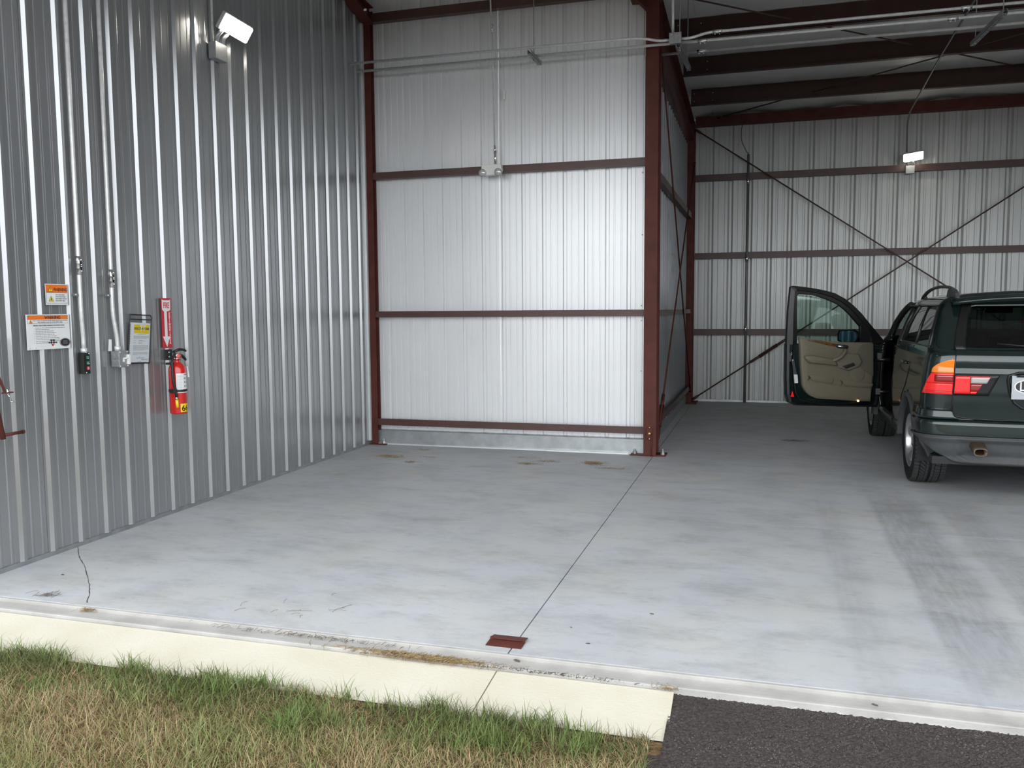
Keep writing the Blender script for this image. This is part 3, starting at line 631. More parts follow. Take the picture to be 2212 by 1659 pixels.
# clipboard pouch with the manual
kx = empty('document_pouch', LW(5.2, 1.39), 'black-framed clear pouch holding a white manual with yellow heading', 'document pouch')
def KP(a, b, d):     # slightly skewed frame: the pouch hangs a little crooked
    return LW(5.112 + a * .226 - (1 - b) * .044, 1.205 + b * .352 - a * .010, .006 + d)
def kbar(pts, wd, name='frame_bar'):
    for i in range(len(pts) - 1):
        MB().tube([KP(*pts[i], .003), KP(*pts[i + 1], .003)], wd, 6, smooth=False).build(name, BLACK, kx)
kbar([(0, 0), (1, 0), (1, .96), (.93, 1), (0, 1), (0, 0)], .0045); kbar([(0, .905), (1, .905)], .0040)
MB().prism([(0, 0), (1, 0), (1, .96), (.93, 1), (0, 1)], KP, .004, .0046).build('clear_sleeve', CLEAR, kx)
MB().prism([(.05, .02), (.96, .02), (.96, .83), (.05, .84)], KP, -.004, .0015).build('manual', PAPER, kx)
mn = [o for o in kx.children if o.name.startswith('manual')][0]
MB().prism([(.22, .62), (.92, .61), (.92, .80), (.22, .80)], KP, .0015, .0019).build('yellow_heading', YELLOW, mn)
hm = MB(); v, f = text_mesh('ERECT-A-TUBE', .024, lambda a, b, c: KP(.57 + a * 4.4, .695 + b * 2.6, .0021 + c), align='CENTER', bold=.0004); hm.add(v, f); hm.build('heading_lettering', INK, mn, fixn=False)
lg = MB()
for k in (-1, 1): lg.prism([(.62 + k * .075 - .07, .765), (.62 + k * .075 + .07, .765), (.62 + k * .075 + .07, .785), (.62 + k * .075 - .07, .785)], KP, .0019, .0024).prism([(.62 + k * .07 - .022, .67), (.62 + k * .07 + .022, .67), (.62 + k * .07 + .022, .765), (.62 + k * .07 - .022, .765)], KP, .0019, .0023)
lg.build('heading_logo', SIGNW, mn)
fp = MB()
for b_, a0, a1 in [(.595, .40, .75)] + [(.56 - .016 * i, .22, .92 - .1 * (i == 3)) for i in range(4)] + [(.47, .22, .36), (.47, .45, .62), (.455, .45, .8), (.42, .22, .33), (.42, .45, .65), (.405, .45, .6)] + [(.365 - .016 * i, .22, .92 - .2 * (i == 6)) for i in range(7)] + [(.22 - .016 * i, .22, .92 - .5 * (i == 3)) for i in range(4)] + [(.13, .5, .58), (.11, .38, .75), (.095, .4, .72), (.03, .45, .62)]:
    a = a0
    while a < a1:
        wd = random.uniform(.03, .09); fp.prism([(a, b_), (min(a + wd, a1), b_), (min(a + wd, a1), b_ + .006), (a, b_ + .006)], KP, .0015, .0018); a += wd + .014
fp.build('fine_print', GREYINK, mn)
sg = MB().tube([KP(.62 + .3 * t, .075 + .012 * math.sin(t * 22), .0017) for t in np.linspace(0, 1, 24)], .0010, 5); sg.build('signature', INK, mn)
rg = MB()
for k in range(22): rg.tube([KP(.02, .03 + k * .036, .003), KP(-.015, .035 + k * .036, .007), KP(.045, .045 + k * .036, .004)], .0022, 5)
rg.build('spiral_binding', BLACK, mn)
# fire extinguisher sign, arrow pointing down
fs = empty('fire_sign', LW(5.513, 1.486), 'tall red fire extinguisher sign with a white arrow', 'sign')
plate('panel', fs, 5.457, 1.296, 5.569, 1.678, 0, .0012, SIGNRED)
fn_ = lambda a, b, c: LW(a, b, c)
MB().prism([(5.466, 1.668), (5.480, 1.662), (5.548, 1.662), (5.560, 1.668), (5.560, 1.590), (5.540, 1.578), (5.518, 1.578), (5.518, 1.385), (5.544, 1.385), (5.508, 1.305), (5.464, 1.385), (5.488, 1.385), (5.488, 1.578), (5.480, 1.578), (5.466, 1.592)], fn_, .0012, .0018).build('white_arrow', SIGNW, fs)
lettering(fs, [wall_text('FIRE', 5.513, 1.602, .062, .0019, 'CENTER', sx=.60, bold=.0012)], SIGNRED)
lettering(fs, [wall_text(ch, 5.5455, 1.552 - .0205 * i, .0235, .0013, 'CENTER', bold=.0010) for i, ch in enumerate('EXTINGUISHER')], SIGNW)
# the extinguisher on its bracket
XE = XW + .082; ey = 5.508
ex = empty('fire_extinguisher', (XE, ey, .80), 'red fire extinguisher with black hose and yellow 66 sticker on the grey wall', 'fire extinguisher')
R_ = .064; zb0, zt0 = .793, 1.168
MB().lathe([(0, .006), (.05, .004), (R_ - .004, 0), (R_, .010), (R_, .335), (R_ * .97, .352), (R_ * .86, .368), (R_ * .62, .382), (.024, .392), (.021, .400), (.021, .420), (0, .420)], (XE, ey, zb0), (0, 0, 1), 40).build('cylinder', FIRERED, ex)
MB().lathe([(.024, 0), (.024, .012), (.020, .014), (.020, .045), (0, .045)], (XE, ey, 1.212), (0, 0, 1), 16).build('valve', CHROME, ex)
MB().lathe([(0, .022), (.017, .022), (.019, .018), (.019, 0)], (XE + .018, ey - .012, 1.236), (.85, -.5, 0), 18).build('gauge', M('gauge_face', (.6, .12, .10), .3), ex)
nb = [o for o in ex.children if o.name.startswith('gauge')][0]
MB().lathe([(.0185, .0225), (.0205, .022), (.0205, .004)], (XE + .018, ey - .012, 1.236), (.85, -.5, 0), 18).build('gauge_rim', CHROME, nb)
MB().tube([(XE - .005, ey - .025, 1.268), (XE + .002, ey + .03, 1.285), (XE + .006, ey + .078, 1.280), (XE + .008, ey + .098, 1.268)], [.010, .011, .010, .007], 8, sx=1.5).build('carry_handle', BLACK, ex)
MB().tube([(XE - .003, ey - .02, 1.250), (XE + .002, ey + .05, 1.240), (XE + .006, ey + .085, 1.212), (XE + .006, ey + .098, 1.198)], [.009, .010, .009, .006], 8, sx=1.5).build('squeeze_lever', BLACK, ex)
MB().tube(arc_pts([(XE, ey - .02, 1.238), (XE + .008, ey - .050, 1.235), (XE + .020, ey - .082, 1.200), (XE + .026, ey - .086, 1.05), (XE + .034, ey - .070, .975), (XE + .036, ey - .066, .925)], .05, 5), .0105, 10).build('hose', BLACK, ex)
hz = [o for o in ex.children if o.name.startswith('hose')][0]
MB().tube([(XE + .036, ey - .066, .928), (XE + .036, ey - .065, .905)], .010, 10).build('hose_ferrule', CHROME, hz)
MB().tube([(XE + .036, ey - .065, .905), (XE + .037, ey - .062, .845)], .0115, 10).build('nozzle', YELLOW, hz)
MB().lathe([(R_ + .0015, -.009), (R_ + .004, -.009), (R_ + .004, .009), (R_ + .0015, .009)], (XE, ey, .972), (0, 0, 1), 40, False, True).build('strap', BLACK, ex)
MB().span((XE - .01, ey - .088, .957), (XE + .04, ey - .058, .987), .004).build('strap_buckle', BLACK, ex)
def curved(parent, a0, a1, z0, z1, mat, name, rr=R_ + .0012, n=14):   # label wrapped on the cylinder; angle 0 = out from wall, + towards far end
    rows = [[(XE + math.cos(a) * rr, ey + math.sin(a) * rr, z) for a in np.linspace(math.radians(a0), math.radians(a1), n)] for z in (z0, z1)]
    return MB().grid(rows, True).build(name, mat, parent)
lb = curved(ex, -62, 60, .955, 1.105, SIGNW, 'label')
def cyl_text(txt, a, z, size, align='LEFT', bold=0): return text_mesh(txt, size, lambda u, v, c: (XE + math.cos(math.radians(a) + u / R_) * (R_ + .0022), ey + math.sin(math.radians(a) + u / R_) * (R_ + .0022), z + v), align=align, bold=bold)
pm = MB()
for c_ in range(2):
    for i in range(13):
        a = -56 + c_ * 36
        z = 1.088 - .0085 * i
        if c_ == 1: continue
        for q in range(3): rows = [[(XE + math.cos(t) * (R_ + .002), ey + math.sin(t) * (R_ + .002), zz) for t in np.linspace(math.radians(a + q * 10), math.radians(a + q * 10 + 8), 3)] for zz in (z, z + .002)]; pm.grid(rows)
for i in range(3):
    for j in range(3):
        z = 1.070 - .03 * i - .007 * j; rows = [[(XE + math.cos(t) * (R_ + .002), ey + math.sin(t) * (R_ + .002), zz) for t in np.linspace(math.radians(8), math.radians(34), 5)] for zz in (z, z + .0025)]; pm.grid(rows)
for z in (1.072, 1.042, 1.012): pm.grid([[(XE + math.cos(t) * (R_ + .002), ey + math.sin(t) * (R_ + .002), zz) for t in np.linspace(math.radians(-8), math.radians(2), 4)] for zz in (z - .012, z)])
for k in range(4): pm.grid([[(XE + math.cos(t) * (R_ + .002), ey + math.sin(t) * (R_ + .002), zz) for t in np.linspace(math.radians(-8 + k * 12), math.radians(0 + k * 12), 4)] for zz in (.962, .982)])
pm.build('label_print', GREYINK, lb, fixn=False)
MB().grid([[(XE + math.cos(t) * (R_ + .002), ey + math.sin(t) * (R_ + .002), zz) for t in np.linspace(math.radians(-6), math.radians(30), 5)] for zz in (1.092, 1.099)]).build('label_red_line', REDINK, lb)
yl = curved(ex, -40, 34, .808, .872, YELLOW, 'number_sticker')
MB().add(*cyl_text('66', -34, .817, .060, bold=.001)).build('sticker_number', INK, yl, fixn=False)
MB().span((XW, ey - .030, 1.205), (XW + .010, ey + .045, 1.285), .002).span((XW + .01, ey - .04, 1.17), (XE, ey + .04, 1.185), .002).build('bracket', BLACK, ex)
for z in (1.228, 1.262): MB().lathe([(0, .004), (.006, .003), (.008, 0)], (XW + .010, ey + .008, z), (1, 0, 0), 8).build('bracket_screw', CHROME, ex)
tg = MB().add([(XE + .045, ey + .055, 1.16), (XE + .047, ey + .066, 1.15), (XE + .050, ey + .076, 1.07), (XE + .046, ey + .062, 1.068)], [(0, 1, 2, 3)]).build('inspection_tag', PAPER, ex, solid=.0006)
# door latch gear at the left edge of the frame
lt = empty('door_latch', (-4.28, 3.98, .83), 'red-brown door latch pipe with crank handle at the left edge', 'door latch')
MB().tube([(-4.30, 3.84, 1.42), (-4.29, 3.855, 1.15), (-4.27, 3.893, .835)], .015, 12).build('latch_pipe', RED, lt)
MB().tube([(-4.27, 3.890, .858), (-4.255, 4.022, .862)], .010, 12).tube([(-4.255, 4.014, .862), (-4.255, 4.026, .862)], .0125, 12).build('crank_handle', RED, lt)
MB().tube([(-4.25, 3.84, 1.27), (-4.25, 3.905, 1.115)], .010, 4, smooth=False).span((-4.265, 3.893, 1.104), (-4.235, 3.952, 1.112), .002).build('latch_arm', RED, lt)
MB().tube([(-4.25, 3.922, 1.128), (-4.25, 3.922, 1.095)], .011, 8).tube([(-4.25, 3.925, 1.10), (-4.25, 3.946, 1.055)], .005, 8).lathe([(.007, .004), (.013, .004), (.013, -.004), (.007, -.004)], (-4.25, 3.95, 1.050), (0, .3, 1), 14, True, True).build('eye_bolt', CHROME, lt)
# strike plate in the floor, at the door line
sp_ = empty('floor_strike_plate', (-1.14, 3.74, 0), 'red-brown steel door strike plate on the slab edge at the floor joint', 'floor plate')
MB().add([(-1.222, 3.806, .004), (-1.054, 3.806, .004), (-1.050, 3.745, .016), (-1.224, 3.745, .016)], [(0, 1, 2, 3)]).add([(-1.224, 3.745, .006), (-1.050, 3.745, .006), (-1.050, 3.672, .004), (-1.224, 3.672, .004)], [(0, 1, 2, 3)]).add([(-1.224, 3.745, .016), (-1.050, 3.745, .016), (-1.050, 3.745, .006), (-1.224, 3.745, .006)], [(0, 1, 2, 3)]).build('bent_plate', RED, sp_, solid=.003)
MB().tube([(-1.205, 3.7445, .011), (-1.068, 3.7445, .011)], .0045, 6).build('weld_bead', CHROME if False else RED, sp_)

# ================================================================ GRASS, DEBRIS
def blades(n, sampler, hgt, wid, bend, colf, segs=3):
    """n grass blades as one mesh with a colour attribute"""
    P = sampler(n); n = len(P); ang = rng.uniform(0, 2 * PI, n); h = hgt(P, n); wd = wid(n); bd = bend(n)
    dirx, diry = np.cos(ang), np.sin(ang); side = ang + PI / 2 + rng.normal(0, .5, n); sxx, syy = np.cos(side), np.sin(side)
    V = np.zeros((n, 2 * segs + 1, 3))
    for k in range(segs + 1):
        t = k / segs; lean = bd * t ** 1.7; zz = h * t * np.sqrt(np.maximum(.05, 1 - (bd * t * .8) ** 2 * .75))
        cx = P[:, 0] + dirx * lean * h; cy_ = P[:, 1] + diry * lean * h; ww = wd * (1 - t ** 1.6) * .5
        if k < segs:
            V[:, 2 * k] = np.stack([cx - sxx * ww, cy_ - syy * ww, P[:, 2] + zz], 1); V[:, 2 * k + 1] = np.stack([cx + sxx * ww, cy_ + syy * ww, P[:, 2] + zz], 1)
        else: V[:, 2 * k] = np.stack([cx, cy_, P[:, 2] + zz], 1)
    nv = 2 * segs + 1; base = (np.arange(n) * nv)[:, None]
    q = np.array([[2 * k, 2 * k + 1, 2 * k + 3, 2 * k + 2] for k in range(segs - 1)]); tr = np.array([[2 * segs - 2, 2 * segs - 1, 2 * segs]])
    quads = (base[:, None] + q[None]).reshape(-1, 4); tris = (base[:, None] + tr[None]).reshape(-1, 3)
    me = bpy.data.meshes.new('grass'); me.vertices.add(n * nv); me.vertices.foreach_set('co', V.reshape(-1))
    me.loops.add(quads.size + tris.size); me.loops.foreach_set('vertex_index', np.concatenate([quads.reshape(-1), tris.reshape(-1)]))
    me.polygons.add(len(quads) + len(tris)); ls = np.concatenate([np.arange(len(quads)) * 4, quads.size + np.arange(len(tris)) * 3]); me.polygons.foreach_set('loop_start', ls)
    me.update(calc_edges=True)
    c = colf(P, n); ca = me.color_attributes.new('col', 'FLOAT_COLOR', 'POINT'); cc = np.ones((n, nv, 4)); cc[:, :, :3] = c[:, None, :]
    cc[:, 0:2, :3] *= .75  # roots darkened: shade between the blades put into their colour
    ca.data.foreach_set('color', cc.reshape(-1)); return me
gm = bpy.data.materials.new('grass_blades'); gm.use_nodes = True; n_ = gm.node_tree; b_ = n_.nodes['Principled BSDF']
at_ = n_.nodes.new('ShaderNodeAttribute'); at_.attribute_name = 'col'; n_.links.new(at_.outputs['Color'], b_.inputs['Base Color']); b_.inputs['Roughness'].default_value = .55; b_.inputs['Specular IOR Level'].default_value = .3
tl_ = n_.nodes.new('ShaderNodeBsdfTranslucent'); n_.links.new(at_.outputs['Color'], tl_.inputs['Color']); mx_ = n_.nodes.new('ShaderNodeMixShader'); mx_.inputs[0].default_value = .25
n_.links.new(b_.outputs[0], mx_.inputs[1]); n_.links.new(tl_.outputs[0], mx_.inputs[2]); n_.links.new(mx_.outputs[0], n_.nodes['Material Output'].inputs[0])
def patchy(P, s=1.0):     # smooth pseudo-noise in 0..1 for clumps
    x, y = P[:, 0] * s, P[:, 1] * s
    v = np.sin(x * 3.1 + 1.3 * np.sin(y * 2.7)) + np.sin(y * 4.3 + 1.7 * np.sin(x * 1.9 + .6)) + .6 * np.sin(x * 9.1 + y * 7.3) + .5 * np.sin(x * 15.7 - y * 11.9 + 2)
    return np.clip(v / 5.0 + .5, 0, 1)
def edge_y(x): return 3.125 + .012 * np.sin(x * 13) + .018 * np.sin(x * 5.3 + 1) + .014 * np.sin(x * 29)
def gsample(y0, y1, x0, x1, edge=None):
    def f(n):
        x = rng.uniform(x0, x1, n); y = rng.uniform(y0, y1, n); k = y < edge_y(x)
        if edge: k &= (y > edge_y(x) - edge)
        return np.stack([x[k], y[k], np.full(k.sum(), -.070)], 1)
    return f
GREEN, YELG, TAN = np.array([.165, .190, .074]), np.array([.33, .31, .12]), np.array([.46, .35, .20])
def gcol(green):
    def f(P, n):
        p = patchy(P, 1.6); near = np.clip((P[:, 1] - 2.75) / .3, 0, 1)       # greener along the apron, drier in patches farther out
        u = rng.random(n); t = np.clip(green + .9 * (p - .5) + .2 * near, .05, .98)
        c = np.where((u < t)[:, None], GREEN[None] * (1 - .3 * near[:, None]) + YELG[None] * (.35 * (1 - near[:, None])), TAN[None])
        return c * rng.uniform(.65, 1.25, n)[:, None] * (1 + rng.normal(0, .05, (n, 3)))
    return f
X0, X1 = -5.2, -.375
def tuft(P): return .55 + .9 * patchy(P, 2.9)
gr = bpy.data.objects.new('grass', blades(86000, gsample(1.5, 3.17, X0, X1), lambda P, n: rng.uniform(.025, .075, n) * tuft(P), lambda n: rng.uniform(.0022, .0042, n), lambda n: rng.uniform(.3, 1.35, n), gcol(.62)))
gr.data.materials.append(gm); COL.objects.link(gr)
tag(gr, 'green and straw-coloured mown grass in front of the cream apron', 'grass', kind='stuff')
thatch = bpy.data.objects.new('dead_grass', blades(48000, gsample(1.5, 3.13, X0, X1), lambda P, n: rng.uniform(.02, .055, n), lambda n: rng.uniform(.0018, .0032, n), lambda n: rng.uniform(1.05, 1.6, n), lambda P, n: TAN[None] * rng.uniform(.45, 1.15, n)[:, None] * np.array([1, .92, .85])[None], 2))
thatch.data.materials.append(gm); COL.objects.link(thatch)
tag(thatch, 'matted dry straw lying between the blades of the lawn', 'dead grass', kind='stuff')
def clumps(n):            # long tufts leaning over the apron edge
    NC = 150; cx = rng.uniform(X0, X1 - .01, NC); cyv = edge_y(cx) - rng.uniform(-.015, .30, NC) ** 1.0 + .05 * np.clip((cx + 1.4), 0, 1) * rng.random(NC); k = (NC * rng.random(n) ** 1.5).astype(int)
    return np.stack([np.minimum(cx[k] + rng.normal(0, .040, n), X1 + .02), np.minimum(cyv[k] + rng.normal(0, .028, n), 3.145), np.full(n, -.070)], 1)
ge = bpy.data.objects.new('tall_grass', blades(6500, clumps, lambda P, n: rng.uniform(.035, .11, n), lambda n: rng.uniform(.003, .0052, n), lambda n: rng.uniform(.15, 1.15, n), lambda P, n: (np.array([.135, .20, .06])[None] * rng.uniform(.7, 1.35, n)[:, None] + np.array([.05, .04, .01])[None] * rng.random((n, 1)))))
ge.data.materials.append(gm); COL.objects.link(ge)
tag(ge, 'taller green grass tufts along the edge of the cream apron', 'grass', kind='stuff')

def straw_heap(name, c, sxy, n, label, cat='dry grass', mat=STRAW, L_=(.03, .09), h=.012, group=None, rot=0.0):
    m = MB()
    for k in range(n):
        a = random.gauss(0, .45) * sxy[0]; b = random.gauss(0, .45) * sxy[1]; x = c[0] + a * math.cos(rot) - b * math.sin(rot); y = c[1] + a * math.sin(rot) + b * math.cos(rot)
        t = random.uniform(0, PI); l = random.uniform(*L_) / 2; z = c[2] + .0015 + random.random() ** 2 * h; bx_, by_ = math.cos(t) * l, math.sin(t) * l; k_ = random.uniform(-.3, .3) * l
        p = [(x - bx_, y - by_, z), (x + k_ * math.sin(t), y - k_ * math.cos(t), z + random.uniform(0, .006)), (x + bx_, y + by_, max(c[2] + .001, z + random.uniform(-.004, .004)))]
        w_ = random.uniform(.0005, .0011); m.add([(q[0], q[1], q[2] + s * w_) if abs(math.cos(t)) > 2 else (q[0] - math.sin(t) * w_ * s, q[1] + math.cos(t) * w_ * s, q[2] + (.001 if s > 0 else 0)) for q in p for s in (-1, 1)], [(0, 1, 3, 2), (2, 3, 5, 4)])
    o = m.build(name, mat, fixn=False); tag(o, label, cat, group, 'stuff'); return o
straw_heap('dry_grass', (-3.80, 8.29, 0), (.20, .09), 170, 'dry grass clippings on the floor near the left corner of the bay', L_=(.02, .08))
straw_heap('dry_grass', (-3.47, 8.02, 0), (.10, .05), 60, 'small dry grass tuft right of the clippings near the left corner', L_=(.02, .06))
straw_heap('dry_grass', (-3.40, 8.33, 0), (.22, .03), 40, 'thin line of dry grass on the floor before the left of the bay wall', L_=(.02, .06))
straw_heap('dry_grass', (-3.62, 8.78, 0), (.10, .05), 40, 'wisps of dry grass close to the foot of the bay wall at left', L_=(.02, .05))
straw_heap('dry_grass', (-2.26, 8.23, 0), (.13, .05), 80, 'dry grass wisp on the floor before the middle of the bay wall', L_=(.02, .07))
straw_heap('dry_grass', (-2.40, 8.57, 0), (.22, .03), 40, 'thin streak of dry grass nearest the middle of the bay wall', L_=(.02, .06))
straw_heap('dry_grass', (-2.10, 8.42, 0), (.14, .05), 70, 'dark dry grass wisps right of the middle of the bay floor', L_=(.02, .06))
straw_heap('dry_grass', (-1.63, 8.42, 0), (.13, .09), 240, 'thickest greenish clump of dry grass, left of the free column', L_=(.02, .07), h=.02)
straw_heap('dry_grass', (-1.40, 8.19, 0), (.22, .05), 80, 'scattered dry grass in front of the free column', L_=(.02, .07))
straw_heap('dry_grass', (.40, 10.43, 0), (.2, .06), 60, 'dark wisp of dry grass on the floor left of the open car door', L_=(.03, .09), mat=DARKDIRT)
straw_heap('hay_strip', (-1.47, 3.497, -.022), (.36, .020), 1500, 'strip of dry hay lying along the sill ledge beside the strike plate', L_=(.015, .075), h=.016, rot=-.0)
straw_heap('hay_strip', (-.88, 3.492, -.020), (.42, .006), 260, 'thin trail of dirt and hay along the ledge towards the driveway', L_=(.01, .04), h=.006, mat=DARKDIRT)
straw_heap('hay_strip', (-.36, 3.495, -.026), (.07, .015), 130, 'small clump of hay at the corner of apron and driveway', L_=(.015, .05))
straw_heap('hay_strip', (-3.43, 3.59, -.016), (.05, .02), 60, 'tuft of dry grass where the floor crack meets the sill', L_=(.015, .06))
straw_heap('hay_strip', (-3.80, 3.70, 0), (.10, .03), 22, 'few dark straws on the slab at the left end of the doorway', L_=(.04, .11), mat=DARKDIRT)
straw_heap('hay_strip', (-2.1, 3.575, -.016), (.55, .012), 160, 'sparse line of dirt and straws along the sill ledge at centre left', L_=(.01, .05), mat=DARKDIRT)
straw_heap('hay_strip', (-2.2, 3.9, 0), (.8, .18), 16, 'few thin straws scattered over the front of the floor at left', L_=(.04, .10), mat=DARKDIRT)
def crumb(c, s, label, mat=DARKDIRT, nm='leaf', cat='leaf'):
    m = MB(); n = 9
    prof = [(math.cos(2 * PI * k / n) * s * (1.5 + .25 * math.sin(k * 2.3)), math.sin(2 * PI * k / n) * s * (.6 + .1 * math.cos(k * 3.1))) for k in range(n)]
    an = random.uniform(0, 3)
    vv = [(c[0] + a * math.cos(an) - b * math.sin(an), c[1] + a * math.sin(an) + b * math.cos(an), c[2] + .001 + .3 * s * abs(b) / s) for a, b in prof] + [(c[0], c[1], c[2] + .55 * s)] + [(c[0], c[1], c[2] + .0005)]
    m.add(vv, [(k, (k + 1) % n, n) for k in range(n)] + [((k + 1) % n, k, n + 1) for k in range(n)])
    return tag(m.build(nm, mat), label, cat)
crumb((-1.045, 3.585, -.019), .014, 'dark curled leaf on the sill ledge right of the strike plate')
crumb((-.522, 4.29, 0), .009, 'small dark leaf on the floor right of the floor joint')
crumb((-.764, 3.82, 0), .008, 'small dark crumb on the floor just right of the strike plate')
crumb((-.885, 4.0, 0), .006, 'tiny dark crumb on the floor up and right of the strike plate')
crumb((.46, 3.555, -.019), .010, 'dark leaf on the pale sill above the driveway')
crumb((-4.02, 4.02, 0), .010, 'small dark crumb at the left wall near the floor crack')

# ================================================================ CAR
CX, CY = 2.2, 8.30
car = empty('car', (CX, CY, 0), 'dark green estate car parked nose-in with its front left door open', 'car')
def metallic_paint():
    m = M('dark_green_paint', (.003, .0125, .0115), .25, .3, .5, coat=1.0); return m
PAINT = metallic_paint()
CLAD = M('grey_cladding', (.055, .058, .06), .55, 0, .4, noise=(30, .85, 1.1)); TRIMB = M('black_trim', (.008, .008, .008), .35)
TREADM = M('tyre_tread', (.040, .040, .040), .8, 0, .3); RUB = M('tyre_rubber', (.010, .010, .010), .75, 0, .3, noise=(40, .8, 1.2)); ALLOY = M('alloy_wheel', (.55, .56, .56), .28, .9)  # tread lighter, tyre darker: the shade in the grooves is put into the colours
TINT = glass_mat('tinted_glass', (.30, .36, .33)); DTINT = glass_mat('dark_tinted_glass', (.06, .085, .075)); DGLASS = glass_mat('door_glass', (.70, .80, .75))
BEIGE = M('beige_leather', (.165, .147, .105), .5, 0, .4, noise=(60, .94, 1.04)); BEIGED = M('beige_fabric', (.105, .095, .07), .8); DARKIN = M('dark_interior', (.015, .015, .015), .7)
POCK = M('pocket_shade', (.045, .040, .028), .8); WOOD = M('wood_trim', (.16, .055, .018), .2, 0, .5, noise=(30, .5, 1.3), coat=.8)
AMBER = M('amber_lens', (.75, .20, .012), .12, 0, .5, coat=1, emit=((.9, .22, .01), .10)); TREDL = M('red_lens', (.72, .014, .014), .12, 0, .5, coat=1, emit=((1, .02, .02), .12)); TRED2 = M('dark_red_lens', (.30, .012, .012), .12, 0, .5, coat=1)
CLEARL = M('clear_lens_grey', (.45, .43, .42), .12, 0, .5, coat=1); MIRB = M('mirror_glass_blue', (.30, .58, .80), .05, 1.0); PIPE = M('exhaust_steel', (.17, .125, .09), .45, .8)
TG = [  # z, half width, y rear, y front, rear corner radius, front corner radius
    (.30, .850, -.80, 3.60, .20, .35), (.42, .905, -.86, 3.68, .24, .4), (.55, .928, -.862, 3.72, .26, .42), (.68, .935, -.858, 3.73, .26, .42), (.80, .936, -.862, 3.72, .26, .42),
    (.90, .934, -.868, 3.70, .26, .42), (1.00, .928, -.877, 3.60, .26, .42), (1.040, .924, -.885, 3.55, .26, .42), (1.070, .921, -.8775, 3.4, .26, .42), (1.078, .920, -.876, 3.4, .26, .42),
    (1.15, .910, -.881, 3.0, .26, .45), (1.213, .897, -.865, 2.3, .25, .45), (1.222, .893, -.800, 2.10, .22, .40), (1.25, .885, -.778, 2.05, .20, .26),
    (1.40, .838, -.655, 1.93, .19, .22), (1.50, .805, -.575, 1.74, .18, .22), (1.55, .785, -.535, 1.60, .18, .22), (1.60, .760, -.505, 1.40, .18, .22), (1.64, .715, -.50, 1.15, .18, .24), (1.672, .62, -.48, .85, .20, .26), (1.693, .42, -.40, .55, .20, .28), (1.70, .15, -.15, .3, .10, .14)]
TGA = np.array(TG)
def prm(z): return [float(np.interp(z, TGA[:, 0], TGA[:, k])) for k in range(1, 6)]
def SURF(u, z, sgn=-1):
    w_, yr, yf, rr, rf = prm(z)
    if u <= 1: x = u * (w_ - rr); y = yr + .055 * (u * (w_ - rr) / .7) ** 2
    elif u <= 2:
        a = (u - 1) * PI / 2; b = .055 * ((w_ - rr) / .7) ** 2; x = w_ - rr + rr * math.sin(a) ** .9; y = yr + b + (rr - b) * (1 - math.cos(a) ** .9 if a < PI / 2 - 1e-6 else 1)
    elif u <= 3: f = u - 2; x = w_; y = (yr + rr) + f * ((yf - rf) - (yr + rr)); x -= .05 * max(0, f - .55) ** 2
    elif u <= 4: a = (u - 3) * PI / 2; x = w_ - rf * (1 - math.cos(a)) - .01 * math.cos(a); y = yf - rf + rf * math.sin(a)
    else: x = (w_ - rf) * (5 - u); y = yf
    return Vector((CX + sgn * x, CY + y, z))
def NRM(u, z, sgn=-1):
    e = .01; a = SURF(min(5, u + e), z, sgn) - SURF(max(0, u - e), z, sgn); b = SURF(u, z + e, sgn) - SURF(u, z - e, sgn)
    n = a.cross(b).normalized(); c = Vector((CX, CY + 1.2, z)); p = SURF(u, z, sgn)
    return n if n.dot(p - c) > 0 else -n
def uy(y, z):       # side parameter from car-local y
    w_, yr, yf, rr, rf = prm(z); return 2 + (y - (yr + rr)) / ((yf - rf) - (yr + rr))
def ux(x, z): w_, yr, yf, rr, rf = prm(z); return x / (w_ - rr)
def shell(name, rows, mat, parent, d1, d0=-.002, sgn=-1, smooth=True):
    """closed skin following the body: rows of (u,z), pushed out by d1"""
    def side(r, f, g):
        out = []
        for u, z in r:
            n = NRM(u, z, g)
            if u < 1e-6: n.x = 0
            out.append(SURF(u, z, g) + n * (f(u, z) if callable(f) else f))
        return out
    def line(r, f): return side(r, f, sgn) if sgn else side(r, f, -1)[::-1] + side(r, f, 1)[1:]     # sgn 0: both halves in one skin
    m = MB(); top = [line(r, d1) for r in rows]; bot = [line(r, d0) for r in rows]
    m.grid(top, smooth)
    rim_t = top[0] + [r[-1] for r in top[1:]] + top[-1][-2::-1] + [r[0] for r in top[-2:0:-1]]; rim_b = bot[0] + [r[-1] for r in bot[1:]] + bot[-1][-2::-1] + [r[0] for r in bot[-2:0:-1]]
    m.grid([rim_t, rim_b], False, True)
    return m.build(name, mat, parent)
def band(ul, ur, z0, z1, nz, nu, f=None):
    """rows between u-limits ul(z), ur(z)"""
    out = []
    for i in range(nz + 1):
        z = z0 + (z1 - z0) * i / nz; a = ul(z) if callable(ul) else ul; b = ur(z) if callable(ur) else ur
        out.append([(a + (b - a) * j / nu, z) for j in range(nu + 1)])
    return out
